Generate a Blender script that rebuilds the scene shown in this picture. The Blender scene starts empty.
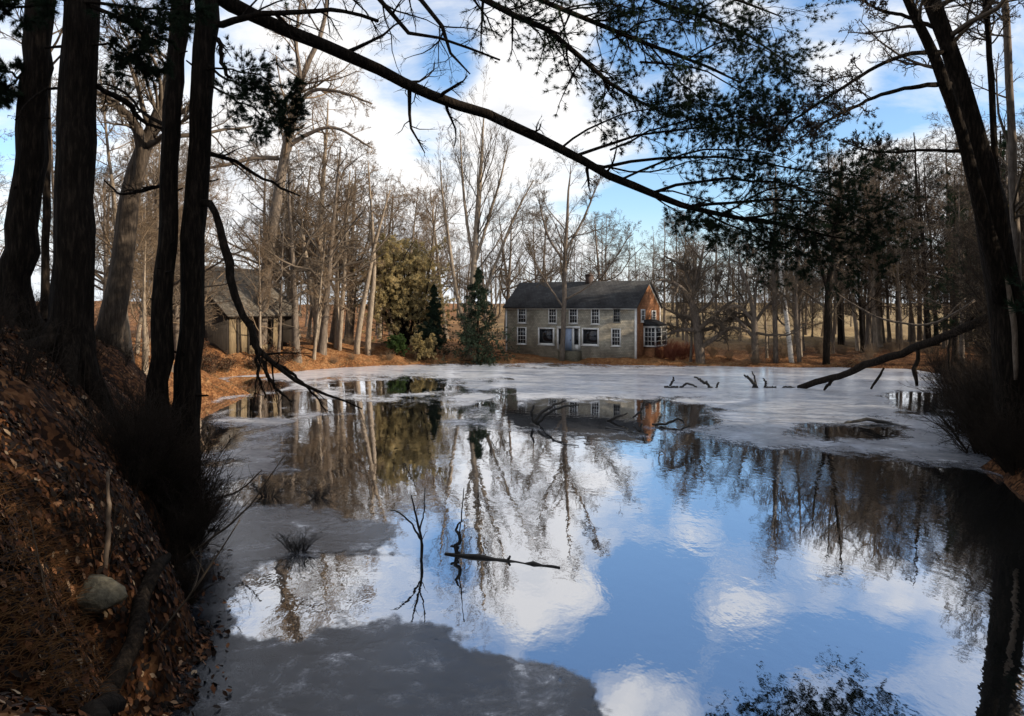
import bpy, math, random
import numpy as np
from mathutils import Vector

# ------------------------------------------------------------------ scene / camera
S = bpy.context.scene
COL = S.collection
F, CX, HY, H = 804.0, 512.0, 308.0, 4.87      # focal length in px, centre column, horizon row, eye height over the pond

def P(px, py, d):
    return np.array([(px - CX) / F * d, d, H - (py - HY) / F * d])
def W(px, py):                                   # point on the pond surface
    d = H * F / (py - HY)
    return np.array([(px - CX) / F * d, d, 0.0])

cam_d = bpy.data.cameras.new('camera')
cam = bpy.data.objects.new('camera', cam_d)
COL.objects.link(cam)
cam.location = (0, 0, H)
cam.rotation_euler = (math.radians(90), 0, 0)
cam_d.sensor_width = 36.0
cam_d.lens = F / 1024 * 36
cam_d.shift_y = -(358 - HY) / 1024
cam_d.clip_start = 0.1
cam_d.clip_end = 3000
S.camera = cam

# ------------------------------------------------------------------ helpers
R = np.random.default_rng(7)

def norm(v):
    return v / np.maximum(np.linalg.norm(v, axis=-1, keepdims=True), 1e-9)

def hash2(ix, iy, seed):
    n = (ix * 374761393 + iy * 668265263 + seed * 974634777) & 0xffffffff
    n = ((n ^ (n >> 13)) * 1274126177) & 0xffffffff
    n = n ^ (n >> 16)
    return (n & 0xffff) / 65535.0
def vnoise(x, y, seed=0):
    xi = np.floor(x).astype(np.int64); yi = np.floor(y).astype(np.int64)
    fx = x - xi; fy = y - yi
    fx = fx * fx * (3 - 2 * fx); fy = fy * fy * (3 - 2 * fy)
    a = hash2(xi, yi, seed); b = hash2(xi + 1, yi, seed); c = hash2(xi, yi + 1, seed); d = hash2(xi + 1, yi + 1, seed)
    return (a * (1 - fx) + b * fx) * (1 - fy) + (c * (1 - fx) + d * fx) * fy
def fbm(x, y, oct=4, seed=0, rough=.5):
    s = 0; a = 1; t = 0
    for o in range(oct):
        s = s + a * (vnoise(x * 2 ** o, y * 2 ** o, seed + o * 17) - .5); t += a; a *= rough
    return s / t * 2                              # about -1 .. 1

def tag(o, label=None, cat=None, group=None, kind=None):
    if label: o['label'] = label
    if cat: o['category'] = cat
    if group: o['group'] = group
    if kind: o['kind'] = kind
    return o
def empty(name, loc, label=None, cat=None, group=None, rz=0):
    o = bpy.data.objects.new(name, None); COL.objects.link(o)
    o.empty_display_size = .3
    o.location = loc; o.rotation_euler = (0, 0, rz)
    return tag(o, label, cat, group)

class MB:
    """collects vertices and faces; build() links them as ONE mesh object"""
    def __init__(s): s.v = []; s.f = []; s.n = 0
    def add(s, v, f):
        v = np.asarray(v, float).reshape(-1, 3)
        for a in (f if isinstance(f, list) and len(f) and isinstance(f[0], np.ndarray) else [np.asarray(f)]):
            if len(a): s.f.append(np.asarray(a, np.int64) + s.n)
        s.v.append(v); s.n += len(v)
    def mesh(s, name, off=None, smooth=True):
        v = np.concatenate(s.v)
        if off is not None: v = v - np.asarray(off)
        me = bpy.data.meshes.new(name)
        me.vertices.add(len(v)); me.vertices.foreach_set('co', v.astype(np.float32).ravel())
        loops = np.concatenate([a.ravel() for a in s.f])
        tot = np.concatenate([np.full(len(a), a.shape[1]) for a in s.f])
        st = np.concatenate([[0], np.cumsum(tot)[:-1]])
        me.loops.add(len(loops)); me.loops.foreach_set('vertex_index', loops.astype(np.int32))
        me.polygons.add(len(tot))
        me.polygons.foreach_set('loop_start', st.astype(np.int32))
        me.update(calc_edges=True)
        me.validate()
        if smooth: me.polygons.foreach_set('use_smooth', np.ones(len(me.polygons), bool))
        return me
    def build(s, name, mat, parent=None, off=None, smooth=True):
        me = s.mesh(name, off, smooth); me.materials.append(mat)
        return link(name, me, parent)
    def box(s, a, b):
        (x0, y0, z0), (x1, y1, z1) = a, b
        v = [(x0, y0, z0), (x1, y0, z0), (x1, y1, z0), (x0, y1, z0), (x0, y0, z1), (x1, y0, z1), (x1, y1, z1), (x0, y1, z1)]
        s.add(v, np.array([(0, 3, 2, 1), (4, 5, 6, 7), (0, 1, 5, 4), (1, 2, 6, 5), (2, 3, 7, 6), (3, 0, 4, 7)]))
    def prism(s, poly, vec):                      # closed polygon swept along vec
        p = np.asarray(poly, float); n = len(p)
        s.v.append(np.concatenate([p, p + np.asarray(vec)]))
        s.f.append(np.array([list(range(n))[::-1]]) + s.n); s.f.append(np.array([list(range(n, 2 * n))]) + s.n)
        s.f.append(np.array([(i, (i + 1) % n, n + (i + 1) % n, n + i) for i in range(n)]) + s.n)
        s.n += 2 * n
    def tubes(s, pts, rad, sides=4, cap=False, rough=0.0, rng=R):
        pts = np.asarray(pts, float); rad = np.asarray(rad, float)
        if pts.ndim == 2: pts = pts[None]; rad = rad[None]
        N, n, _ = pts.shape
        if N == 0: return
        t = np.empty_like(pts)
        t[:, 1:-1] = pts[:, 2:] - pts[:, :-2]; t[:, 0] = pts[:, 1] - pts[:, 0]; t[:, -1] = pts[:, -1] - pts[:, -2]
        t = norm(t)
        main = norm(pts[:, -1] - pts[:, 0])
        ax = np.where(np.abs(main[:, :1]) < .6, np.array([[1., 0, 0]]), np.array([[0, 1., 0]]))
        u = norm(np.cross(t, ax[:, None, :])); w = np.cross(t, u)
        a = np.arange(sides) / sides * 2 * math.pi
        r = rad[..., None] * np.ones(sides)
        if rough: r = r * (1 + rough * rng.normal(size=r.shape))
        v = pts[:, :, None] + r[..., None] * (np.cos(a)[:, None] * u[:, :, None] + np.sin(a)[:, None] * w[:, :, None])
        idx = np.arange(N * n * sides).reshape(N, n, sides)
        i0 = idx[:, :-1]; i1 = idx[:, 1:]
        q = np.stack([i0, np.roll(i0, -1, 2), np.roll(i1, -1, 2), i1], -1).reshape(-1, 4)
        fs = [q]
        if cap: fs += [idx[:, -1].reshape(-1, sides), idx[:, 0, ::-1].reshape(-1, sides)]
        s.add(v.reshape(-1, 3), fs)
    def tufts(s, c, d, L, m, spread, wid, rng=R):
        """m thin needles round each centre c, pointing about d"""
        N = len(c)
        if N == 0: return
        dv = norm(d[:, None] + spread * rng.normal(size=(N, m, 3)))
        ln = L * rng.uniform(.65, 1.1, (N, m, 1))
        side = norm(np.cross(dv, rng.normal(size=(N, m, 3)))) * wid
        b = c[:, None] + dv * ln * .05
        v = np.stack([b - side, b + side, b + dv * ln], 2).reshape(-1, 3)
        s.add(v, np.arange(N * m * 3).reshape(-1, 3))

def link(name, me, parent=None):
    o = bpy.data.objects.new(name, me); COL.objects.link(o)
    if parent is not None: o.parent = parent
    return o
def dup(root, loc, rz, sc=1.0, label=None, group=None, szf=1.0):
    r = root.copy(); COL.objects.link(r)
    r.location = loc; r.rotation_euler = (0, 0, rz); r.scale = (sc, sc, sc * szf)
    if label: r['label'] = label
    if group: r['group'] = group
    for ch in list(root.children):
        c = ch.copy(); COL.objects.link(c); c.parent = r
        for g in ch.children:
            e = g.copy(); COL.objects.link(e); e.parent = c
    return r

# ------------------------------------------------------------------ materials
MATS = {}
def newmat(name):
    m = bpy.data.materials.new(name); m.use_nodes = True
    nt = m.node_tree; b = nt.nodes['Principled BSDF']
    MATS[name] = m
    return m, nt, b
def N(nt, t, **k):
    n = nt.nodes.new(t)
    for a, b in k.items():
        if a.startswith('i_'): n.inputs[a[2:].replace('_', ' ')].default_value = b
        else: setattr(n, a, b)
    return n
def ramp(nt, fac, stops):
    r = nt.nodes.new('ShaderNodeValToRGB'); e = r.color_ramp.elements
    e[0].position, e[0].color = stops[0][0], (*stops[0][1], 1)
    e[1].position, e[1].color = stops[-1][0], (*stops[-1][1], 1)
    for p, c in stops[1:-1]:
        x = e.new(p); x.color = (*c, 1)
    nt.links.new(fac, r.inputs[0]); return r
def noise_mat(name, stops, scale=4., rough=.85, bump=.0, stretch=(1, 1, 1), bscale=None, detail=6, bdist=.02, coord='Object', spec=.25):
    m, nt, b = newmat(name)
    tc = N(nt, 'ShaderNodeTexCoord'); mp = N(nt, 'ShaderNodeMapping')
    mp.inputs['Scale'].default_value = stretch
    nt.links.new(tc.outputs[coord], mp.inputs[0])
    n = N(nt, 'ShaderNodeTexNoise', i_Scale=scale, i_Detail=detail, i_Roughness=.65)
    nt.links.new(mp.outputs[0], n.inputs['Vector'])
    r = ramp(nt, n.outputs[0], stops); nt.links.new(r.outputs[0], b.inputs['Base Color'])
    b.inputs['Roughness'].default_value = rough
    b.inputs['Specular IOR Level'].default_value = spec
    if bump:
        n2 = N(nt, 'ShaderNodeTexNoise', i_Scale=bscale or scale * 3, i_Detail=5)
        nt.links.new(mp.outputs[0], n2.inputs['Vector'])
        bp = N(nt, 'ShaderNodeBump', i_Strength=bump, i_Distance=bdist)
        nt.links.new(n2.outputs[0], bp.inputs['Height']); nt.links.new(bp.outputs[0], b.inputs['Normal'])
    return m

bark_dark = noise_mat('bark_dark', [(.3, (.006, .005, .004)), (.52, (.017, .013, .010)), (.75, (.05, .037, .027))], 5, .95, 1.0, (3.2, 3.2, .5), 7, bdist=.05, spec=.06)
bark_mid = noise_mat('bark_mid', [(.3, (.025, .02, .016)), (.55, (.065, .05, .038)), (.75, (.13, .10, .076))], 4, .9, .9, (3, 3, .6), 6, bdist=.04, spec=.1)
bark_grey = noise_mat('bark_grey', [(.3, (.06, .048, .038)), (.55, (.14, .11, .085)), (.75, (.24, .19, .145))], 4, .9, .8, (3, 3, .7), 6, bdist=.03)
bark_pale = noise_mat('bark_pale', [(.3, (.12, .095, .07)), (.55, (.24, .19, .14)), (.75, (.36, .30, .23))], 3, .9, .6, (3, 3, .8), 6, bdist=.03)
bark_birch = noise_mat('bark_birch', [(.36, (.12, .1, .09)), (.46, (.5, .46, .4)), (.75, (.62, .58, .52))], 2.5, .8, .3, (1, 1, 5), 6)
twig_mat = noise_mat('twig', [(.3, (.05, .04, .031)), (.6, (.12, .094, .07)), (.8, (.19, .15, .112))], .6, .9, spec=.1)
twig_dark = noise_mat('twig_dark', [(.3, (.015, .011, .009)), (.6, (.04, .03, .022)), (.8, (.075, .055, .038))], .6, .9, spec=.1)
beech_leaf = noise_mat('withered_leaf', [(.3, (.05, .04, .015)), (.55, (.11, .08, .032)), (.8, (.2, .13, .055))], .5, .85, spec=.1)
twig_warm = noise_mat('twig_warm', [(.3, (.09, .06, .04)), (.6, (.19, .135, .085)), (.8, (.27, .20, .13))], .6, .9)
twig_red = noise_mat('twig_red', [(.3, (.10, .03, .018)), (.6, (.2, .062, .035)), (.8, (.25, .09, .05))], .8, .9)
wet_wood = noise_mat('wet_wood', [(.3, (.008, .007, .006)), (.6, (.02, .017, .014)), (.8, (.045, .036, .03))], 6, .55, .5, (3, 3, 1), bdist=.01, spec=.4)
dry_wood = noise_mat('dry_wood', [(.3, (.10, .075, .055)), (.6, (.2, .15, .11)), (.8, (.3, .24, .19))], 6, .9, .4, (3, 3, 1), bdist=.01)
needle = noise_mat('pine_needles', [(.3, (.009, .018, .011)), (.55, (.022, .038, .02)), (.8, (.055, .07, .026))], 1.2, .75, spec=.12)
needle_olive = noise_mat('olive_needles', [(.3, (.24, .19, .085)), (.5, (.46, .37, .18)), (.75, (.62, .5, .29))], .7, .8)
needle_spruce = noise_mat('spruce_needles', [(.3, (.01, .02, .012)), (.55, (.022, .04, .022)), (.8, (.05, .07, .03))], .9, .75)
shrub_leaf = noise_mat('rhododendron_leaf', [(.3, (.025, .05, .015)), (.55, (.06, .10, .028)), (.8, (.12, .15, .05))], 2.0, .45)
def translucent(m, amt):                          # thin leaves let light through
    nt = m.node_tree; b = nt.nodes['Principled BSDF']; t = N(nt, 'ShaderNodeBsdfTranslucent')
    nt.links.new(b.inputs['Base Color'].links[0].from_socket, t.inputs['Color'])
    x = N(nt, 'ShaderNodeMixShader'); x.inputs[0].default_value = amt
    nt.links.new(b.outputs[0], x.inputs[1]); nt.links.new(t.outputs[0], x.inputs[2]); nt.links.new(x.outputs[0], nt.nodes['Material Output'].inputs['Surface'])
translucent(needle, .3); translucent(needle_olive, .45); translucent(shrub_leaf, .35); translucent(beech_leaf, .45)
rock_mat = noise_mat('rock', [(.3, (.04, .036, .026)), (.55, (.13, .115, .08)), (.8, (.25, .22, .16))], 9, .9, .9, (1, 1, 1), 14, bdist=.03)

# leaf litter (geometry): each leaf its own tone
m, nt, b = newmat('fallen_leaf'); leaf_mat = m
g = N(nt, 'ShaderNodeNewGeometry')
r = ramp(nt, g.outputs['Random Per Island'], [(0, (.006, .004, .003)), (.42, (.016, .008, .004)), (.7, (.05, .018, .007)), (.86, (.15, .055, .019)), (.94, (.24, .11, .05)), (1, (.34, .25, .16))])
nt.links.new(r.outputs[0], b.inputs['Base Color']); b.inputs['Roughness'].default_value = .75; b.inputs['Specular IOR Level'].default_value = .2

# ground: leaf-covered forest floor, tan meadow far off
m, nt, b = newmat('forest_floor'); floor_mat = m
tc = N(nt, 'ShaderNodeTexCoord')
v = N(nt, 'ShaderNodeTexVoronoi', i_Scale=11.0); nt.links.new(tc.outputs['Object'], v.inputs['Vector'])
sx = N(nt, 'ShaderNodeSeparateColor'); nt.links.new(v.outputs['Color'], sx.inputs[0])
n1 = N(nt, 'ShaderNodeTexNoise', i_Scale=.7, i_Detail=8.0, i_Roughness=.7); nt.links.new(tc.outputs['Object'], n1.inputs['Vector'])
mx = N(nt, 'ShaderNodeMath', operation='MULTIPLY_ADD'); nt.links.new(sx.outputs[0], mx.inputs[0]); mx.inputs[1].default_value = .4
nt.links.new(n1.outputs[0], mx.inputs[2])
r1 = ramp(nt, mx.outputs[0], [(.4, (.008, .0045, .003)), (.62, (.022, .010, .005)), (.82, (.10, .042, .017)), (1.0, (.2, .10, .045))])
n3 = N(nt, 'ShaderNodeTexNoise', i_Scale=.05, i_Detail=7.0, i_Roughness=.65); nt.links.new(tc.outputs['Object'], n3.inputs['Vector'])
r3 = ramp(nt, n3.outputs[0], [(.35, (.13, .10, .055)), (.5, (.24, .17, .09)), (.65, (.34, .26, .14))])
at = N(nt, 'ShaderNodeAttribute', attribute_name='meadow')
rd_ = ramp(nt, mx.outputs[0], [(.35, (.05, .022, .010)), (.55, (.12, .05, .02)), (.75, (.22, .10, .04)), (.95, (.32, .18, .085))])
ad_ = N(nt, 'ShaderNodeAttribute', attribute_name='dry'); md_ = N(nt, 'ShaderNodeMix', data_type='RGBA'); nt.links.new(ad_.outputs['Fac'], md_.inputs[0])  # near soil colour darkened for shade, far floor brightened for sun
nt.links.new(r1.outputs[0], md_.inputs[6]); nt.links.new(rd_.outputs[0], md_.inputs[7])
mc = N(nt, 'ShaderNodeMix', data_type='RGBA'); nt.links.new(at.outputs['Fac'], mc.inputs[0])
nt.links.new(md_.outputs[2], mc.inputs[6]); nt.links.new(r3.outputs[0], mc.inputs[7]); nt.links.new(mc.outputs[2], b.inputs['Base Color'])
b.inputs['Roughness'].default_value = .95; b.inputs['Specular IOR Level'].default_value = .1
bp = N(nt, 'ShaderNodeBump', i_Strength=1.0, i_Distance=.06)
nt.links.new(mx.outputs[0], bp.inputs['Height']); nt.links.new(bp.outputs[0], b.inputs['Normal'])

# water: dark mirror with slight ripples
m, nt, b = newmat('pond_water'); water_mat = m
tc = N(nt, 'ShaderNodeTexCoord'); mp = N(nt, 'ShaderNodeMapping'); mp.inputs['Scale'].default_value = (1, .55, 1)
nt.links.new(tc.outputs['Object'], mp.inputs[0])
na = N(nt, 'ShaderNodeTexNoise', i_Scale=3.2, i_Detail=3.0, i_Roughness=.5); nt.links.new(mp.outputs[0], na.inputs['Vector'])
nb_ = N(nt, 'ShaderNodeTexNoise', i_Scale=.35, i_Detail=2.0); nt.links.new(mp.outputs[0], nb_.inputs['Vector'])
rr = ramp(nt, nb_.outputs[0], [(.36, (.12, .12, .12)), (.62, (1, 1, 1))])
mu = N(nt, 'ShaderNodeMath', operation='MULTIPLY'); nt.links.new(na.outputs[0], mu.inputs[0]); nt.links.new(rr.outputs[0], mu.inputs[1])
bp = N(nt, 'ShaderNodeBump', i_Strength=.7, i_Distance=.007)
nt.links.new(mu.outputs[0], bp.inputs['Height'])
gl = N(nt, 'ShaderNodeBsdfGlossy', i_Roughness=.015); gl.inputs['Color'].default_value = (.93, .95, 1, 1)
df = N(nt, 'ShaderNodeBsdfDiffuse'); df.inputs['Color'].default_value = (.012, .014, .014, 1)
fr = N(nt, 'ShaderNodeFresnel', i_IOR=1.33)
mr = N(nt, 'ShaderNodeMapRange'); mr.inputs[1].default_value = 0; mr.inputs[2].default_value = .6; mr.inputs[3].default_value = .55; mr.inputs[4].default_value = .95
nt.links.new(fr.outputs[0], mr.inputs[0])
ms = N(nt, 'ShaderNodeMixShader'); nt.links.new(mr.outputs[0], ms.inputs[0]); nt.links.new(df.outputs[0], ms.inputs[1]); nt.links.new(gl.outputs[0], ms.inputs[2])
nt.links.new(bp.outputs[0], gl.inputs['Normal'])
nt.links.new(ms.outputs[0], nt.nodes['Material Output'].inputs['Surface'])

# ice: dark colour at the near end, whiter with distance, melting thin at its edges
m, nt, b = newmat('pond_ice'); ice_mat = m
tc = N(nt, 'ShaderNodeTexCoord')
n1 = N(nt, 'ShaderNodeTexNoise', i_Scale=.75, i_Detail=10.0, i_Roughness=.7, i_Distortion=.9); nt.links.new(tc.outputs['Object'], n1.inputs['Vector'])
n2 = N(nt, 'ShaderNodeTexNoise', i_Scale=4.5, i_Detail=7.0, i_Roughness=.72, i_Distortion=.5); nt.links.new(tc.outputs['Object'], n2.inputs['Vector'])
n3 = N(nt, 'ShaderNodeTexNoise', i_Scale=.22, i_Detail=4.0, i_Roughness=.6); nt.links.new(tc.outputs['Object'], n3.inputs['Vector'])
sy = N(nt, 'ShaderNodeSeparateXYZ'); nt.links.new(tc.outputs['Object'], sy.inputs[0])
my = N(nt, 'ShaderNodeMapRange'); my.inputs[1].default_value = 14; my.inputs[2].default_value = 46; my.inputs[3].default_value = 0; my.inputs[4].default_value = 1
nt.links.new(sy.outputs[1], my.inputs[0])
fro = N(nt, 'ShaderNodeMath', operation='MULTIPLY_ADD'); nt.links.new(n2.outputs[0], fro.inputs[0]); fro.inputs[1].default_value = .45; nt.links.new(n1.outputs[0], fro.inputs[2])
r1 = ramp(nt, fro.outputs[0], [(.55, (.005, .007, .011)), (.69, (.014, .017, .023)), (.78, (.04, .045, .054)), (.86, (.15, .16, .185)), (.90, (.5, .52, .56))])
rw = ramp(nt, fro.outputs[0], [(.5, (.34, .37, .43)), (.70, (.62, .655, .73)), (.9, (.76, .79, .84))])
mi = N(nt, 'ShaderNodeMix', data_type='RGBA'); nt.links.new(my.outputs[0], mi.inputs[0]); nt.links.new(r1.outputs[0], mi.inputs[6]); nt.links.new(rw.outputs[0], mi.inputs[7])
df = N(nt, 'ShaderNodeBsdfDiffuse'); nt.links.new(mi.outputs[2], df.inputs['Color'])
gl = N(nt, 'ShaderNodeBsdfGlossy'); gl.inputs['Color'].default_value = (.95, .96, 1, 1)
nq = N(nt, 'ShaderNodeMath', operation='MULTIPLY_ADD'); nt.links.new(n1.outputs[0], nq.inputs[0]); nq.inputs[1].default_value = .7; nt.links.new(n3.outputs[0], nq.inputs[2])
rg_ = ramp(nt, nq.outputs[0], [(.66, (.03, .03, .03)), (.84, (.11, .11, .11)), (1.0, (.26, .26, .26))]); nt.links.new(rg_.outputs[0], gl.inputs['Roughness'])
bp = N(nt, 'ShaderNodeBump', i_Strength=.8, i_Distance=.016); nt.links.new(fro.outputs[0], bp.inputs['Height']); nt.links.new(bp.outputs[0], gl.inputs['Normal']); nt.links.new(bp.outputs[0], df.inputs['Normal'])
fr = N(nt, 'ShaderNodeFresnel', i_IOR=1.31)
mr = N(nt, 'ShaderNodeMapRange'); mr.inputs[1].default_value = .0; mr.inputs[2].default_value = .6; mr.inputs[3].default_value = .0; mr.inputs[4].default_value = .72
nt.links.new(fr.outputs[0], mr.inputs[0])
mf = N(nt, 'ShaderNodeMapRange'); nt.links.new(my.outputs[0], mf.inputs[0]); mf.inputs[3].default_value = 1.0; mf.inputs[4].default_value = .8
mg = N(nt, 'ShaderNodeMath', operation='MULTIPLY'); nt.links.new(mr.outputs[0], mg.inputs[0]); nt.links.new(mf.outputs[0], mg.inputs[1])
ms = N(nt, 'ShaderNodeMixShader'); nt.links.new(mg.outputs[0], ms.inputs[0]); nt.links.new(df.outputs[0], ms.inputs[1]); nt.links.new(gl.outputs[0], ms.inputs[2])
ed = N(nt, 'ShaderNodeAttribute', attribute_name='rim')
ea = N(nt, 'ShaderNodeMath', operation='MULTIPLY_ADD'); nt.links.new(n2.outputs[0], ea.inputs[0]); ea.inputs[1].default_value = 1.25; nt.links.new(ed.outputs['Fac'], ea.inputs[2])
er = N(nt, 'ShaderNodeMapRange', interpolation_type='SMOOTHSTEP'); er.inputs[1].default_value = .68; er.inputs[2].default_value = 1.2; nt.links.new(ea.outputs[0], er.inputs[0])
tr = N(nt, 'ShaderNodeBsdfTransparent'); mt = N(nt, 'ShaderNodeMixShader'); nt.links.new(er.outputs[0], mt.inputs[0]); nt.links.new(tr.outputs[0], mt.inputs[1]); nt.links.new(ms.outputs[0], mt.inputs[2])
nt.links.new(mt.outputs[0], nt.nodes['Material Output'].inputs['Surface'])

# house materials
def shingle(name, c0, c1, row=.14):
    m, nt, b = newmat(name)
    tc = N(nt, 'ShaderNodeTexCoord')
    mp = N(nt, 'ShaderNodeMapping'); nt.links.new(tc.outputs['UV'], mp.inputs[0])
    br = N(nt, 'ShaderNodeTexBrick', i_Scale=1.0); br.inputs['Brick Width'].default_value = row * 1.4; br.inputs['Row Height'].default_value = row
    br.inputs['Mortar Size'].default_value = .012; br.inputs['Color1'].default_value = (*c0, 1); br.inputs['Color2'].default_value = (*c1, 1)
    br.inputs['Mortar'].default_value = (c0[0] * .35, c0[1] * .35, c0[2] * .35, 1); br.inputs['Bias'].default_value = 0
    nt.links.new(mp.outputs[0], br.inputs['Vector'])
    n = N(nt, 'ShaderNodeTexNoise', i_Scale=.9, i_Detail=6.0); nt.links.new(mp.outputs[0], n.inputs['Vector'])
    rr = ramp(nt, n.outputs[0], [(.3, (.6, .58, .56)), (.7, (1.25, 1.25, 1.2))])
    mm = N(nt, 'ShaderNodeMix', data_type='RGBA', blend_type='MULTIPLY'); mm.inputs[0].default_value = 1
    nt.links.new(br.outputs[0], mm.inputs[6]); nt.links.new(rr.outputs[0], mm.inputs[7]); nt.links.new(mm.outputs[2], b.inputs['Base Color'])
    b.inputs['Roughness'].default_value = .9; b.inputs['Specular IOR Level'].default_value = .15
    bp = N(nt, 'ShaderNodeBump', i_Strength=.6, i_Distance=.02); nt.links.new(br.outputs['Fac'], bp.inputs['Height']); bp.invert = True
    nt.links.new(bp.outputs[0], b.inputs['Normal'])
    return m
grey_shingle = shingle('grey_shingle', (.43, .39, .32), (.31, .285, .23))
cedar_shingle = shingle('cedar_shingle', (.36, .17, .085), (.25, .115, .058))
roof_shingle = shingle('roof_shingle', (.055, .056, .06), (.035, .036, .04), .2)
old_roof = shingle('old_roof_shingle', (.19, .17, .145), (.115, .10, .085), .22)
dark_board = noise_mat('dark_board', [(.3, (.018, .014, .011)), (.6, (.04, .032, .025)), (.8, (.065, .054, .043))], 3, .9, .4, (6, 6, .4))
pale_board = noise_mat('pale_board', [(.3, (.08, .055, .035)), (.6, (.2, .15, .085)), (.8, (.32, .25, .15))], 3, .85, .3, (6, 6, .4))
white_paint = noise_mat('white_paint', [(.3, (.55, .54, .5)), (.6, (.74, .73, .7)), (.8, (.8, .79, .77))], 2, .6, .1)
blue_paint = noise_mat('blue_paint', [(.3, (.24, .30, .42)), (.7, (.32, .39, .52))], 2, .5, .1)
brick_mat = noise_mat('chimney_brick', [(.3, (.04, .03, .026)), (.6, (.085, .06, .05)), (.8, (.13, .095, .08))], 8, .9, .4)
m, nt, b = newmat('window_glass'); glass_mat = m
b.inputs['Base Color'].default_value = (.012, .013, .016, 1); b.inputs['Roughness'].default_value = .06; b.inputs['IOR'].default_value = 1.5

# ------------------------------------------------------------------ pond outline, terrain
near = [W(*p)[:2] for p in [(150, 716), (178, 690), (196, 655), (188, 610), (180, 570), (186, 530), (184, 495), (188, 460), (190, 430), (194, 405), (204, 388), (222, 377.5),
        (262, 374.5), (300, 371.5), (345, 367.5), (400, 365.5), (450, 363.5), (530, 363), (600, 364.2), (640, 365.5), (700, 366.3), (770, 367), (840, 367.4), (905, 369), (945, 376),
        (968, 390), (985, 405), (1004, 425)]]
off = [(14.2, 24.5), (13.1, 20.5), (12.5, 17), (12, 13), (10.5, 9), (7.5, 6.6), (4.5, 5.6), (1.5, 5.3), (-1.2, 5.6), (-3.0, 6.8), (-3.9, 8.2)]
POLY = np.array([tuple(p) for p in near] + off)
# rough the outline a little
def roughen(poly, it=3, amp=.12, seed=3):
    rg = np.random.default_rng(seed); p = np.asarray(poly, float)
    for k in range(it):
        q = np.roll(p, -1, 0); e = q - p; L = np.linalg.norm(e, axis=1, keepdims=True)
        n = np.stack([e[:, 1], -e[:, 0]], 1) / np.maximum(L, 1e-6)
        mid = (p + q) / 2 + n * rg.normal(size=(len(p), 1)) * np.minimum(L * amp, .9)
        p = np.stack([p, mid], 1).reshape(-1, 2)
    return p
POND = roughen(POLY, 2, .09)

def sdist(x, y, poly):                            # >0 outside
    x = np.asarray(x, float).ravel(); y = np.asarray(y, float).ravel()
    out = np.empty(len(x))
    for k in range(0, len(x), 20000):
        px = x[k:k + 20000, None]; py = y[k:k + 20000, None]
        a = poly; b = np.roll(poly, -1, 0); e = b - a
        t = ((px - a[:, 0]) * e[:, 0] + (py - a[:, 1]) * e[:, 1]) / np.maximum((e ** 2).sum(1), 1e-9)
        t = np.clip(t, 0, 1)
        dd = np.hypot(px - a[:, 0] - t * e[:, 0], py - a[:, 1] - t * e[:, 1]).min(1)
        c = ((a[:, 1] > py) != (b[:, 1] > py)) & (px < e[:, 0] * (py - a[:, 1]) / np.where(np.abs(e[:, 1]) < 1e-9, 1e-9, e[:, 1]) + a[:, 0])
        ins = (c.sum(1) % 2) == 1
        out[k:k + 20000] = np.where(ins, -dd, dd)
    return out

# control points: x, y, bank height, steepness length
CTL = np.array([(-6, 12, 5.6, 1.9), (-9, 18, 5.7, 2.0), (-12, 26, 5.2, 2.4), (-17, 36, 4.2, 3.2), (-21, 48, 3.0, 3.5), (-21, 60, 2.9, 5), (-15, 64, 2.6, 5), (-10, 70, 2.0, 5), (-4, 76, 1.2, 5),
                (4, 76, .7, 3), (14, 74, .55, 2.5), (26, 74, .5, 2), (36, 68, .6, 2), (32, 52, .9, 2), (26, 40, 1.2, 2.2), (18, 30, 1.8, 2), (13, 20, 2.2, 1.8), (11, 10, 2.6, 2),
                (5, 3, 3.1, 1.8), (0, 0, 3.25, 1.7), (-3, 3, 4.2, 1.7), (-5, 8, 5.2, 1.8)])
def height(x, y):
    sh = np.shape(x); x = np.asarray(x, float).ravel(); y = np.asarray(y, float).ravel()
    t = sdist(x, y, POND)
    d2 = (x[:, None] - CTL[:, 0]) ** 2 + (y[:, None] - CTL[:, 1]) ** 2
    w = 1 / (d2 + 3.0) ** 2; w /= w.sum(1, keepdims=True)
    A = (w * CTL[:, 2]).sum(1); L = (w * CTL[:, 3]).sum(1)
    far = np.clip((np.hypot(x, y) - 95) / 140, 0, 1); far = far * far * (3 - 2 * far)
    rug = fbm(x * .35, y * .35, 4, 5) * .45 + fbm(x * 1.7, y * 1.7, 4, 9) * .14
    out = A * (1 - np.exp(-np.maximum(t, 0) / L)) + rug * np.clip(t / 1.5, 0, 1) + .06 * np.clip(t, 0, 1)
    out = out + far * (2.2 + 3 * fbm(x * .008, y * .008, 3, 31) + 3 * np.clip((np.hypot(x, y) - 260) / 400, 0, 1))
    ins = np.maximum(-.9, t * .5) - .02
    return np.where(t > 0, out, ins).reshape(sh)
def hz(x, y): return float(height(np.array([x]), np.array([y]))[0])

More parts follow.
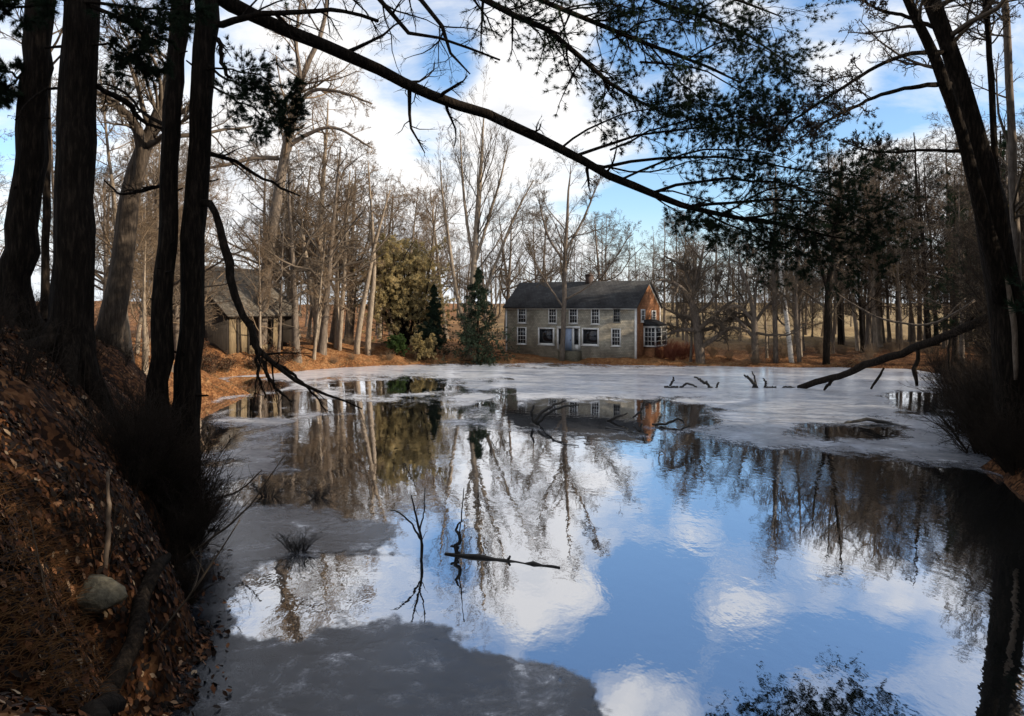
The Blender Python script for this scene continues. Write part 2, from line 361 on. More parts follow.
def build_ground():
    ang = np.concatenate([np.linspace(-46, 40, 560), np.linspace(41, 313, 150)])       # degrees from +Y, clockwise
    rad = np.concatenate([[.0, .6, 1.2, 1.8, 2.4, 3.0], np.geomspace(3.5, 45, 210), np.geomspace(46, 130, 130), np.geomspace(133, 1500, 50)])
    A, Rr = np.meshgrid(np.radians(ang), rad)
    x = Rr * np.sin(A); y = Rr * np.cos(A)
    z = height(x, y)
    nr, na = x.shape
    idx = np.arange(nr * na).reshape(nr, na)
    i0 = idx[1:-1]; i1 = idx[2:]
    q = np.stack([i0, np.roll(i0, -1, 1), np.roll(i1, -1, 1), i1], -1).reshape(-1, 4)[:, ::-1]
    V = np.stack([x, y, z], -1).reshape(-1, 3)
    V[:na] = (0, 0, z[0, 0])
    tri = np.stack([np.zeros(na, int), np.roll(idx[1], -1), idx[1]], 1)[:, ::-1]
    # keep only the first centre vertex
    keep = np.concatenate([[0], np.arange(na, len(V))]); V2 = V[keep]
    q = q - (na - 1); tri[tri >= na] -= na - 1
    mb = MB(); mb.add(V2, [q, tri])
    me = mb.mesh('ground'); me.materials.append(floor_mat)
    t = sdist(V2[:, 0], V2[:, 1], POND); d = np.hypot(V2[:, 0], V2[:, 1])
    md = np.clip((V2[:, 1] - 80) / 25, 0, 1) * np.clip((V2[:, 0] + 15) / 20, 0, 1)
    a = me.attributes.new('meadow', 'FLOAT', 'POINT'); a.data.foreach_set('value', md.astype(np.float32))
    a = me.attributes.new('dry', 'FLOAT', 'POINT'); a.data.foreach_set('value', (np.clip((d - 30) / 22, 0, 1) * np.clip((30 - V2[:, 0]) / 12, .25, 1)).astype(np.float32))  # brighter sunlit floor tone with distance, held darker on the right
    return tag(link('ground', me), kind='structure')
ground = build_ground()
# make sure of the normals
me = ground.data
if me.polygons[5000].normal.z < 0: me.flip_normals()

mb = MB()
c = np.array([10, 42]); o_ = POND + norm(POND - c) * .0
def water_sheet():
    mb = MB()
    v = [(-34, 3, 0), (46, 3, 0), (46, 86, 0), (-34, 86, 0)]
    mb.add(v, np.array([(0, 1, 2, 3)]))
    return tag(mb.build('water', water_mat, smooth=False), kind='structure')
water = water_sheet()

# ------------------------------------------------------------------ ice: thin plates with ragged edges and holes
ICE_IN = [
    [(190, 360), (1030, 360), (1030, 486), (960, 471), (900, 463), (850, 458), (780, 450), (725, 446), (690, 437), (600, 438), (500, 430), (440, 428), (380, 440), (300, 452), (250, 470), (190, 480)],
    [(160, 440), (262, 440), (300, 470), (262, 500), (330, 508), (400, 528), (398, 550), (452, 556), (400, 561), (300, 560), (255, 570), (240, 600), (228, 660), (150, 660)],
    [(140, 640), (205, 632), (270, 640), (330, 622), (390, 614), (452, 628), (476, 646), (545, 664), (590, 690), (632, 722), (140, 740)]]
ICE_OUT = [
    [(502, 408), (560, 403), (650, 403), (702, 409), (706, 424), (640, 431), (560, 430), (520, 424)],
    [(285, 402), (438, 403), (440, 409), (290, 412)],
    [(292, 418), (352, 418), (442, 413), (438, 440), (330, 462), (300, 445)],
    [(232, 404), (282, 400), (282, 413), (235, 414)],
    [(330, 384), (430, 380), (452, 388), (360, 391)],
    [(232, 488), (290, 478), (330, 492), (300, 500), (240, 502)],
    [(812, 428), (882, 426), (892, 434), (830, 436)],
    [(905, 395), (965, 392), (968, 408), (910, 410)]]
def build_ice():
    px = np.arange(136, 1034, 2.0); py = np.concatenate([np.arange(361, 480, .8), np.arange(480, 742, 1.6)])
    PX, PY = np.meshgrid(px, py)
    d = H * F / (PY - HY); X = (PX - CX) / F * d; Y = d
    def sd(poly):
        p = np.array([(a, b * 3.0) for a, b in poly], float)
        return -sdist(PX, PY * 3.0, p).reshape(PX.shape)
    f = np.full(PX.shape, -1e3)
    for k, p in enumerate(ICE_IN): f = np.maximum(f, sd(p))
    nz = fbm(X * .55, Y * .55, 5, 41, .6); n2 = fbm(X * .12, Y * .12, 3, 77)
    nf = fbm(X * 2.2, Y * 1.3, 4, 143, .65)
    amp = 18 + 16 * np.clip((PY - 450) / 200, 0, 1)
    nh = fbm(X * 6.5, Y * 4.0, 3, 343, .6)
    f = f + amp * (nz + .75 * nf + .35 * nh) + 8 * n2
    for p in ICE_OUT: f = np.minimum(f, -(sd(p) + 26 * nz + 12 * nf))
    hole = fbm(X * .33, Y * .16, 4, 211, .6); left = np.clip((520 - PX) / 60, 0, 1) * np.clip((PY - 376) / 6, 0, 1) * np.clip((470 - PY) / 20, 0, 1)
    f = np.minimum(f, np.where(left > .05, (.36 - .26 * left - hole) * 60, 99))
    f = np.minimum(f, 400.0)
    ny, nx = f.shape
    verts = []; fv = []; faces3 = []; faces4 = []
    ids = {}
    def vid(i, j):
        k = (i, j)
        if k not in ids: ids[k] = len(verts); verts.append((X[i, j], Y[i, j])); fv.append(f[i, j])
        return ids[k]
    def eid(a, b):
        if a > b: a, b = b, a
        k = (a, b)
        if k not in ids:
            fa, fb = f[a], f[b]; t = fa / (fa - fb)
            ids[k] = len(verts); verts.append((X[a] + t * (X[b] - X[a]), Y[a] + t * (Y[b] - Y[a]))); fv.append(0)
        return ids[k]
    ins = f > 0
    cnt = ins[:-1, :-1].astype(int) + ins[1:, :-1] + ins[:-1, 1:] + ins[1:, 1:]
    rim = []; polys = []
    for i, j in zip(*np.nonzero(cnt == 4)):
        faces4.append((vid(i, j), vid(i + 1, j), vid(i + 1, j + 1), vid(i, j + 1)))
    for i, j in zip(*np.nonzero((cnt > 0) & (cnt < 4))):
        c = [(i, j), (i + 1, j), (i + 1, j + 1), (i, j + 1)]
        poly = []; cr = []
        for k in range(4):
            a, b = c[k], c[(k + 1) % 4]
            if ins[a]: poly.append(vid(*a))
            if ins[a] != ins[b]:
                e = eid(a, b); poly.append(e); cr.append(e)
        for k in range(1, len(poly) - 1): faces3.append((poly[0], poly[k], poly[k + 1]))
        if len(cr) == 2: rim.append((cr[0], cr[1]))
    v = np.array(verts); n = len(v)
    top = np.concatenate([v, np.full((n, 1), .012)], 1); bot = np.concatenate([v, np.full((n, 1), -.01)], 1)
    mb = MB()
    f3 = np.array(faces3); f4 = np.array(faces4)
    mb.add(np.concatenate([top, bot]), [f3, f4, np.array([(b, a, a + n, b + n) for a, b in rim])])
    o = mb.build('ice', ice_mat, smooth=False)
    at_ = o.data.attributes.new('rim', 'FLOAT', 'POINT'); at_.data.foreach_set('value', np.tile(np.clip(np.array(fv) / 36, 0, 1), 2).astype(np.float32))
    return tag(o, kind='structure')
ice = build_ice()
if ice.data.polygons[10].normal.z < 0: ice.data.flip_normals()

# ------------------------------------------------------------------ plant growth
def resample(pts, n):
    pts = np.asarray(pts, float); k = len(pts)
    s = np.concatenate([[0], np.cumsum(np.linalg.norm(np.diff(pts[:, :3], axis=0), axis=1))]); s /= s[-1]
    # Catmull-Rom through the points
    u = np.linspace(0, 1, n); out = np.empty((n, pts.shape[1]))
    ext = np.concatenate([[2 * pts[0] - pts[1]], pts, [2 * pts[-1] - pts[-2]]])
    for i, t in enumerate(u):
        j = min(np.searchsorted(s, t, side='right') - 1, k - 2); w = (t - s[j]) / max(s[j + 1] - s[j], 1e-9)
        p0, p1, p2, p3 = ext[j], ext[j + 1], ext[j + 2], ext[j + 3]
        out[i] = .5 * ((2 * p1) + (-p0 + p2) * w + (2 * p0 - 5 * p1 + 4 * p2 - p3) * w ** 2 + (-p0 + 3 * p1 - 3 * p2 + p3) * w ** 3)
    return out

def kids(pts, rad, k, t0, t1, ang, lr, rr, n, wig, trop, rng, Lmin=.0, taper=.25, flat=0., lenfn=None, rmin=.004):
    """k children on each of the N parent branches (arrays N,n,3 / N,n)"""
    Np, m, _ = pts.shape
    L = np.linalg.norm(np.diff(pts, axis=1), axis=2).sum(1)
    t = rng.uniform(t0, t1, (Np, k))
    f = t * (m - 1); i = np.minimum(f.astype(int), m - 2); w = (f - i)[..., None]
    ar = np.arange(Np)[:, None]
    base = pts[ar, i] * (1 - w) + pts[ar, i + 1] * w
    tan = norm(pts[ar, i + 1] - pts[ar, i])
    br = rad[ar, i] * (1 - w[..., 0]) + rad[ar, i + 1] * w[..., 0]
    perp = norm(np.cross(tan, rng.normal(size=tan.shape)))
    if flat: perp = norm(perp * np.array([1, 1, 1 - flat]))
    a = np.radians(ang[0] + ang[1] * rng.normal(size=(Np, k)))[..., None]
    d = norm(tan * np.cos(a) + perp * np.sin(a))
    ln = L[:, None] * lr * rng.uniform(.6, 1.25, (Np, k)) * (lenfn(t) if lenfn else (1.15 - .7 * t))
    ln = np.maximum(ln, Lmin)
    r0 = np.maximum(np.minimum(br * .85, L[:, None] * 0 + br * rr * rng.uniform(.7, 1.15, (Np, k))), rmin)
    d = d.reshape(-1, 3); base = base.reshape(-1, 3); ln = ln.ravel(); r0 = r0.ravel()
    M = len(d); P_ = np.empty((M, n, 3)); P_[:, 0] = base
    for q in range(1, n):
        d = norm(d + wig * rng.normal(size=(M, 3)) + np.array([0, 0, trop]))
        P_[:, q] = P_[:, q - 1] + d * (ln / (n - 1))[:, None]
    rd = r0[:, None] * (1 - (1 - taper) * np.linspace(0, 1, n) ** .9)[None]
    return P_, np.maximum(rd, rmin * .6)

def crown_of(mb, pts, rad, spec, rng, sides=(5, 4, 3, 3, 3)):
    lv = []
    for q, s in enumerate(spec):
        pts, rad = kids(pts, rad, rng=rng, **s)
        lv.append((pts, rad)); mb.tubes(pts, rad, sides[min(q, len(sides) - 1)])
    return lv

FOREST = [dict(k=22, t0=.22, t1=.98, ang=(54, 15), lr=.36, rr=.42, n=8, wig=.2, trop=.07),
          dict(k=9, t0=.15, t1=1, ang=(45, 17), lr=.46, rr=.55, n=6, wig=.24, trop=.04, rmin=.012),
          dict(k=7, t0=.15, t1=1, ang=(42, 18), lr=.5, rr=.6, n=4, wig=.25, trop=.02, rmin=.009),
          dict(k=4, t0=.2, t1=1, ang=(38, 18), lr=.6, rr=.7, n=3, wig=.22, trop=.02, rmin=.007)]
OAK = [dict(k=13, t0=.3, t1=1, ang=(62, 16), lr=.55, rr=.6, n=9, wig=.24, trop=.05),
       dict(k=8, t0=.2, t1=1, ang=(48, 18), lr=.45, rr=.6, n=6, wig=.26, trop=.06),
       dict(k=7, t0=.2, t1=1, ang=(45, 18), lr=.45, rr=.6, n=4, wig=.28, trop=.03, rmin=.008),
       dict(k=5, t0=.2, t1=1, ang=(42, 18), lr=.55, rr=.65, n=3, wig=.25, trop=.02, rmin=.006)]
VASE = [dict(k=15, t0=.2, t1=1, ang=(26, 8), lr=.42, rr=.32, n=8, wig=.08, trop=.06),
        dict(k=9, t0=.2, t1=1, ang=(28, 9), lr=.42, rr=.5, n=5, wig=.1, trop=.06),
        dict(k=7, t0=.2, t1=1, ang=(30, 10), lr=.45, rr=.6, n=4, wig=.14, trop=.05, rmin=.007),
        dict(k=4, t0=.2, t1=1, ang=(30, 10), lr=.5, rr=.65, n=3, wig=.14, trop=.04, rmin=.006)]

def trunk_pts(rng, Ht, r, lean=.04, n=14, wob=.03, flare=1.5):
    z = np.linspace(-.25, Ht, n); p = np.zeros((n, 3)); p[:, 2] = z
    p[:, :2] = np.cumsum(rng.normal(size=(n, 2)) * wob * Ht / n, 0) + np.outer(z, rng.normal(size=2) * lean)
    p[:, :2] -= p[0, :2]
    u = np.linspace(0, 1, n); rd = r * (1 - .82 * u) * (1 + (flare - 1) * np.exp(-u * 22))
    return p, rd

def tree_proto(kind, rng, Ht, r, spec, label, group, bark=bark_grey, twig=twig_mat, cat='tree', loc=(0, 0, 0), tfrac=.9, **tk):
    root = empty(kind, loc, label, cat, group)
    p, rd = trunk_pts(rng, Ht * tfrac, r, **tk)
    t = MB(); t.tubes(p, rd, 9, rough=.03, rng=rng)
    t.build('trunk', bark, root)
    c = MB(); crown_of(c, p[None], rd[None], spec, rng)
    c.build('crown', twig, root)
    return root

def rooted(st, dz=.5):
    """extend a traced stem into the ground"""
    a, b, w_, d = st[0]; p = P(a, b, d); g = hz(p[0], p[1])
    if p[2] > g - dz:
        st = [(a, HY + (H - (g - dz)) * F / d, w_ * 1.12, d)] + list(st)
    return st

def traced_tree(kind, label, cat, stems, spec, bark, twig, group=None, seed=1, sides=12, jit=.012, nst=22, rough=.04, base=None, extra=None, limbs=(), dk=0.0, wk=1.0):
    """stems: lists of (px, py, width_px, depth); the crown grows from them"""
    rng = np.random.default_rng(seed)
    arr = []
    sh = lambda st: [(x_, y_, w_ * wk, d_ + dk) for x_, y_, w_, d_ in st]
    for st in [rooted(sh(s_)) for s_ in stems] + [sh(s_) for s_ in limbs]:
        q = np.array([(*P(a, b, d), w / F * d / 2) for a, b, w, d in st])
        q = resample(q, nst)
        L = np.linalg.norm(q[-1, :3] - q[0, :3])
        q[1:, :3] += rng.normal(size=(nst - 1, 3)) * jit * min(L, 6) / 6
        q[:, 3] = np.maximum(q[:, 3], .004)
        arr.append(q)
    b0 = arr[0][0, :3] if base is None else np.array(base)
    root = empty(kind, b0, label, cat, group)
    t = MB()
    for q in arr: t.tubes(q[:, :3], q[:, 3], sides, cap=True, rough=rough, rng=rng)
    t.build('trunk', bark, root, off=b0)
    A = np.stack([q[:, :3] for q in arr]); B = np.stack([q[:, 3] for q in arr])
    lv = []
    if spec:
        c = MB(); lv = crown_of(c, A, B, spec, rng)
        c.build('crown', twig, root, off=b0)
    return root, arr, lv

# ------------------------------------------------------------------ pines: needle sprays
def pine_sprays(mb_wood, mb_leaf, pts, rad, rng, k2=9, k3=5, L=.13, m=14, wid=.004, l2=.4, l3=.45, t0=.25, per=3, droop=-.02, flat=.5, rmin=.004):
    p2, r2 = kids(pts, rad, k2, t0, 1, (52, 12), l2, .5, 6, .14, droop, rng, flat=flat, rmin=rmin, lenfn=lambda t: 1.05 - .4 * t)
    p3, r3 = kids(p2, r2, k3, .12, 1, (45, 14), l3, .6, 4, .15, .02, rng, flat=flat * .6, rmin=rmin, lenfn=lambda t: 1.05 - .4 * t)
    mb_wood.tubes(p2, r2, 3); mb_wood.tubes(p3, r3, 3)
    for pp, lo in ((p3, .45), (p2, .75)):
        n = pp.shape[1]
        for q in range(per):
            t = rng.uniform(lo, 1, len(pp)) if q else np.ones(len(pp)) * .999
            f = t * (n - 1); i = np.minimum(f.astype(int), n - 2); w = (f - i)[:, None]; ar = np.arange(len(pp))
            c = pp[ar, i] * (1 - w) + pp[ar, i + 1] * w
            d = norm(pp[ar, i + 1] - pp[ar, i])
            mb_leaf.tufts(c, d + np.array([0, 0, .15]), L, m, .55, wid, rng)

def pine_proto(kind, rng, Ht, r, label, group, t0=.3, boughs=42, mat=needle, bark=bark_dark, cat='pine tree', blen=.27, m=10, L=.2, wid=.012, cone=.55, k2=8, k3=4, loc=(0, 0, 0), shape=None, up=.0):
    root = empty(kind, loc, label, cat, group)
    p, rd = trunk_pts(rng, Ht, r, .015)
    t = MB(); t.tubes(p, rd, 9, rough=.03, rng=rng); t.build('trunk', bark, root)
    fn = shape or (lambda t: np.clip(1.25 - t * 1.1, .12, 1) * np.clip((t - t0) * 6 + .6, .5, 1))
    pts, rad = kids(p[None], rd[None], boughs, t0, .99, (82, 9), blen, .3, 7, .08, up, rng, lenfn=fn)
    w = MB(); w.tubes(pts, rad, 4); lf = MB()
    pine_sprays(w, lf, pts, rad, rng, k2=k2, k3=k3, m=m, L=L, wid=wid)
    c = w.build('crown', bark, root)
    lf.build('needles', mat, c, smooth=False)
    return root

# ------------------------------------------------------------------ sky, sun
SUN_AZ, SUN_EL = -14.0, 21.0                     # degrees from +X towards +Y; height
w = bpy.data.worlds.new('World'); S.world = w; w.use_nodes = True
nt = w.node_tree; nt.nodes.clear()
sky = N(nt, 'ShaderNodeTexSky', sky_type='NISHITA', sun_disc=False)
sky.sun_elevation = math.radians(SUN_EL); sky.sun_rotation = math.radians(90 - SUN_AZ)
sky.air_density = 1.0; sky.dust_density = .4; sky.ozone_density = 4.0
tc = N(nt, 'ShaderNodeTexCoord')
sp = N(nt, 'ShaderNodeSeparateXYZ'); nt.links.new(tc.outputs['Generated'], sp.inputs[0])
zm = N(nt, 'ShaderNodeMath', operation='MAXIMUM'); nt.links.new(sp.outputs[2], zm.inputs[0]); zm.inputs[1].default_value = 0
za = N(nt, 'ShaderNodeMath', operation='ADD'); nt.links.new(zm.outputs[0], za.inputs[0]); za.inputs[1].default_value = .16
dx = N(nt, 'ShaderNodeMath', operation='DIVIDE'); nt.links.new(sp.outputs[0], dx.inputs[0]); nt.links.new(za.outputs[0], dx.inputs[1])
dy = N(nt, 'ShaderNodeMath', operation='DIVIDE'); nt.links.new(sp.outputs[1], dy.inputs[0]); nt.links.new(za.outputs[0], dy.inputs[1])
cb = N(nt, 'ShaderNodeCombineXYZ'); nt.links.new(dx.outputs[0], cb.inputs[0]); nt.links.new(dy.outputs[0], cb.inputs[1]); cb.inputs[2].default_value = 3.7
cn = N(nt, 'ShaderNodeTexNoise', i_Scale=1.5, i_Detail=11.0, i_Roughness=.62, i_Distortion=.5); nt.links.new(cb.outputs[0], cn.inputs['Vector'])
acc = cn.outputs[0]
def pixdir(px, py):
    v = np.array([(px - CX) / F, 1.0, -(py - HY) / F]); return v / np.linalg.norm(v)
# where the clear lanes and the big clouds of that afternoon stood: direction, angular size (deg), strength
for px, py, size, amt in [(150, 240, 14, .16), (480, 230, 10, .16), (640, 215, 4.5, -.25), (720, 150, 9, -.22), (840, 60, 8, -.2), (830, 100, 3.5, .2), (560, 40, 7, -.03), (420, 60, 6, -.12),
                          (520, 90, 5, .2), (560, 10, 4, .12), (40, 160, 6, -.12), (300, 180, 9, .18), (700, -40, 8, -.14), (440, 150, 3, -.1), (930, 200, 9, .1), (560, 0, 30, .0), (620, 160, 3, .1), (700, 98, 2.6, .2), (775, 38, 5, .16), (860, 30, 4, .13), (905, 44, 4, .1), (640, 0, 5, -.16), (600, 76, 3, -.1), (720, -90, 9, .14), (560, -60, 6, .1), (820, -80, 8, -.1), (575, -48, 4.2, -.26), (500, -70, 4, -.12), (640, 40, 3.2, -.16), (520, 12, 3, .1), (455, 60, 3, -.12), (640, -95, 4, .2)]:
    dt = N(nt, 'ShaderNodeVectorMath', operation='DOT_PRODUCT'); nt.links.new(tc.outputs['Generated'], dt.inputs[0]); dt.inputs[1].default_value = pixdir(px, py)
    mr = N(nt, 'ShaderNodeMapRange', interpolation_type='SMOOTHSTEP')
    mr.inputs[1].default_value = math.cos(math.radians(size)); mr.inputs[2].default_value = 1.0; mr.inputs[3].default_value = 0; mr.inputs[4].default_value = amt
    nt.links.new(dt.outputs['Value'], mr.inputs[0])
    ad = N(nt, 'ShaderNodeMath', operation='ADD'); nt.links.new(acc, ad.inputs[0]); nt.links.new(mr.outputs[0], ad.inputs[1]); acc = ad.outputs[0]
cm = ramp(nt, acc, [(.36, (0, 0, 0)), (.46, (.35, .35, .35)), (.54, (.75, .75, .75)), (.64, (1, 1, 1))])
csh = ramp(nt, acc, [(.5, (1.0, .98, .95)), (.72, (.93, .92, .92)), (.9, (.74, .77, .82))])
cmul = N(nt, 'ShaderNodeVectorMath', operation='SCALE'); nt.links.new(csh.outputs[0], cmul.inputs[0]); cmul.inputs['Scale'].default_value = 7.6
skb = N(nt, 'ShaderNodeHueSaturation', i_Saturation=.98, i_Value=1.55); nt.links.new(sky.outputs[0], skb.inputs['Color'])
mx = N(nt, 'ShaderNodeMix', data_type='RGBA'); nt.links.new(cm.outputs[0], mx.inputs[0]); nt.links.new(skb.outputs[0], mx.inputs[6]); nt.links.new(cmul.outputs[0], mx.inputs[7])
hz_ = N(nt, 'ShaderNodeMapRange', interpolation_type='SMOOTHSTEP'); nt.links.new(zm.outputs[0], hz_.inputs[0])
hz_.inputs[1].default_value = 0; hz_.inputs[2].default_value = .13; hz_.inputs[3].default_value = .75; hz_.inputs[4].default_value = 0
mh = N(nt, 'ShaderNodeMix', data_type='RGBA'); nt.links.new(hz_.outputs[0], mh.inputs[0]); nt.links.new(mx.outputs[2], mh.inputs[6]); mh.inputs[7].default_value = (6.2, 6.7, 7.2, 1)
bg = N(nt, 'ShaderNodeBackground'); bg.inputs['Strength'].default_value = .1
nt.links.new(mh.outputs[2], bg.inputs[0])
wo = N(nt, 'ShaderNodeOutputWorld'); nt.links.new(bg.outputs[0], wo.inputs[0])

sun_d = bpy.data.lights.new('sun', 'SUN'); sun = bpy.data.objects.new('sun', sun_d); COL.objects.link(sun)
sun_d.energy = 5.0; sun_d.angle = math.radians(.5); sun_d.color = (1.0, .86, .68)
a, e = math.radians(SUN_AZ), math.radians(SUN_EL)
sdir = Vector((math.cos(e) * math.cos(a), math.cos(e) * math.sin(a), math.sin(e)))
sun.rotation_euler = sdir.to_track_quat('Z', 'Y').to_euler()
sun.location = (60, -20, 60)

S.view_settings.view_transform = 'Standard'; S.view_settings.look = 'None'; S.view_settings.gamma = 1
S.view_settings.use_curve_mapping = False
S.view_settings.exposure = 0.6
S.render.engine = 'CYCLES'
S.cycles.use_denoising = True
S.cycles.max_bounces = 5; S.cycles.diffuse_bounces = 2; S.cycles.glossy_bounces = 3; S.cycles.transparent_max_bounces = 4
S.cycles.caustics_reflective = False; S.cycles.caustics_refractive = False

# ------------------------------------------------------------------ the house across the pond
PHI = math.radians(30)
FRx, FRd = (635.5 - CX) / F * 69.6, 69.6
Lh, Wh = 12.96, 6.1
U = np.array([math.cos(PHI), -math.sin(PHI)]); V_ = np.array([math.sin(PHI), math.cos(PHI)])
FL = np.array([FRx, FRd]) - U * Lh
Z0, ZE, ZR = .35, 5.03, 7.22
house = empty('house', (FL[0], FL[1], 0), 'grey shingled two storey house with white window trim and reddish gable facing the pond', 'house', rz=-PHI)
def front(px, py):                               # picture point on the front wall -> (along, z)
    k = (px - CX) / F
    # FL + U s = (k d, d)
    s = (FL[0] - k * FL[1]) / (k * U[1] - U[0]); d = FL[1] + U[1] * s
    return s, H - (py - HY) / F * d
def gable(px, py):
    k = (px - CX) / F; fr = FL + U * Lh
    s = (fr[0] - k * fr[1]) / (k * V_[1] - V_[0]); d = fr[1] + V_[1] * s
    return s, H - (py - HY) / F * d
def set_uv(o):                                    # metric wall coordinates: run along the wall, height
    me = o.data; uv = me.uv_layers.new(name='UVMap')
    for p in me.polygons:
        n = p.normal
        for li in p.loop_indices:
            c = me.vertices[me.loops[li].vertex_index].co
            if abs(n.z) > .98: uv.data[li].uv = (c.x, c.y)
            elif abs(n.x) > abs(n.y) : uv.data[li].uv = (c.y, c.z * (1.4 if n.z > .3 else 1))
            else: uv.data[li].uv = (c.x, c.z * (1.4 if n.z > .3 else 1))
# walls: front and rest in grey shingle, the two gables in cedar
mb = MB(); mb.box((0, 0, -.6), (Lh, Wh, ZE)); o = mb.build('wall', grey_shingle, house, smooth=False); set_uv(o)
for x0, x1 in ((Lh + .004, Lh + .06), (-.06, -.004)):
    mb = MB(); mb.prism([(x0, .0, -.6), (x0, Wh, -.6), (x0, Wh, ZE), (x0, Wh / 2, ZR - .12), (x0, 0, ZE)], (x1 - x0, 0, 0))
    o = mb.build('gable_wall', cedar_shingle, house, smooth=False); set_uv(o)
mb = MB()                                         # roof: two slopes with real thickness
ov, th = .28, .14
sl = (ZR - ZE) / (Wh / 2)
for s in (0, 1):
    y0 = -ov if s == 0 else Wh + ov; z0 = ZE - ov * sl
    q = [(-.25, y0, z0), (Lh + .25, y0, z0), (Lh + .25, Wh / 2, ZR), (-.25, Wh / 2, ZR)]
    if s: q = q[::-1]
    mb.prism(q, (0, 0, th))
roof = mb.build('roof', roof_shingle, house, smooth=False); set_uv(roof)
cs, _ = front(577.5, 285)
mb = MB(); cx = Lh * .555
mb.box((cx - .27, Wh / 2 - .3, ZR - .5), (cx + .27, Wh / 2 + .3, ZR + .68)); mb.box((cx - .33, Wh / 2 - .36, ZR + .68), (cx + .33, Wh / 2 + .36, ZR + .78)); mb.box((cx - .14, Wh / 2 - .14, ZR + .78), (cx + .14, Wh / 2 + .14, ZR + .88))
mb.build('chimney', brick_mat, roof, smooth=False)
mb = MB()
for x in (0, Lh): mb.box((x - .075, -.03, -.4), (x + .075, -.002, ZE - .1))
mb.box((.0, -.05, ZE - .28), (Lh, -.003, ZE - .10))
mb.box((Lh + .062, -.03, -.4), (Lh + .085, .14, ZE - .1)); mb.box((Lh + .062, Wh - .14, -.4), (Lh + .085, Wh + .03, ZE - .1))
for s in (0, 1):                                  # rake boards up the right gable
    y0 = 0 if s == 0 else Wh
    mb.prism([(Lh + .062, y0, ZE - .2), (Lh + .062, Wh / 2, ZR - .18), (Lh + .062, Wh / 2, ZR - .02), (Lh + .062, y0, ZE - .02)][::1 if s == 0 else -1], (.03, 0, 0))
mb.build('corner_board', white_paint, house, smooth=False)
def zx(X, Y): return 490 + X / 5.12, 265 + Y / 5.12
def window(parent, face, x0, x1, y0, y1, fr=.1, cols=2, rows=4, mat=None, mname='window'):
    pt = front if face == 'f' else gable
    a0, zt = pt(*zx(x0, y0)); a1, zb = pt(*zx(x1, y1))
    zt2 = pt(*zx(x1, y0))[1]; zb2 = pt(*zx(x0, y1))[1]; zt = (zt + zt2) / 2; zb = (zb + zb2) / 2
    def bx(mb, u0, u1, v0, v1, d0, d1):
        if face == 'f': mb.box((u0, -d1, v0), (u1, -d0, v1))
        else: mb.box((Lh + .06 + d0, u0, v0), (Lh + .06 + d1, u1, v1))
    mb = MB()
    bx(mb, a0, a0 + fr, zb, zt, .002, .07); bx(mb, a1 - fr, a1, zb, zt, .002, .07); bx(mb, a0 + fr, a1 - fr, zt - fr, zt, .002, .07); bx(mb, a0 + fr, a1 - fr, zb, zb + fr, .002, .07)
    bx(mb, a0 - .04, a1 + .04, zb - .06, zb - .002, .002, .12)
    f = mb.build(mname, mat or white_paint, parent, smooth=False)
    gmb = MB(); bx(gmb, a0 + fr, a1 - fr, zb + fr, zt - fr, .002, .02); gmb.build('pane', glass_mat, f, smooth=False)
    if cols:
        s = MB(); iw = a1 - a0 - 2 * fr; ih = zt - zb - 2 * fr
        for c in range(1, cols): u = a0 + fr + iw * c / cols; bx(s, u - .012, u + .012, zb + fr, zt - fr, .022, .035)
        for c in range(1, rows):
            u = zb + fr + ih * c / rows; t = .028 if c * 2 == rows else .012
            bx(s, a0 + fr, a1 - fr, u - t, u + t, .024, .042)
        s.build('sash', mat or white_paint, f, smooth=False)
    return f
for x0, x1, y0, y1 in [(143, 187, 213, 297), (300, 343, 218, 300), (405, 450, 218, 300), (518, 562, 218, 303), (140, 187, 318, 405), (622, 670, 325, 415)]:
    window(house, 'f', x0, x1, y0, y1, .09, 3, 4)
window(house, 'f', 632, 668, 224, 294, .06, 3, 4, mat=noise_mat('shaded_trim', [(.3, (.2, .19, .17)), (.7, (.3, .29, .26))], 3))  # grey trim colour stands for the shade on this frame
for x0, x1, y0, y1 in [(247, 330, 320, 408), (470, 558, 322, 412)]: window(house, 'f', x0, x1, y0, y1, .14, 0, 0)
# door with side lights
def fbox(mb, X0, X1, Y0, Y1, d0, d1):
    a0, z1 = front(*zx(X0, Y0)); a1, z0 = front(*zx(X1, Y1)); mb.box((a0, -d1, z0), (a1, -d0, z1))
mb = MB(); fbox(mb, 344, 384, 314, 325, .002, .1); fbox(mb, 384, 462, 313, 324, .002, .1); fbox(mb, 344, 352, 325, 432, .002, .08); fbox(mb, 378, 385, 325, 436, .002, .08); fbox(mb, 421, 432, 325, 438, .002, .08); fbox(mb, 455, 463, 325, 438, .002, .08); fbox(mb, 433, 455, 408, 438, .002, .06)
ds = mb.build('door_surround', white_paint, house, smooth=False)
mb = MB(); fbox(mb, 353, 377.5, 327, 405, .002, .03); mb.build('side_light', glass_mat, ds, smooth=False)
mb = MB(); fbox(mb, 432.5, 454.5, 327, 407.5, .002, .03); mb.build('side_light', glass_mat, ds, smooth=False)
mb = MB(); fbox(mb, 385.5, 420.5, 325, 438, .002, .045); door = mb.build('door', blue_paint, house, smooth=False)
mb = MB(); a0, z0 = front(*zx(415, 385)); mb.box((a0 - .03, -.1, z0 - .05), (a0 + .03, -.046, z0 + .05)); mb.build('handle', brick_mat, door, smooth=False)
mb = MB(); a0, _ = front(*zx(375, 440)); a1, _ = front(*zx(470, 440)); mb.box((a0, -1.1, -.3), (a1, -.005, front(*zx(400, 438))[1] - .02)); mb.build('doorstep', rock_mat, house, smooth=False)
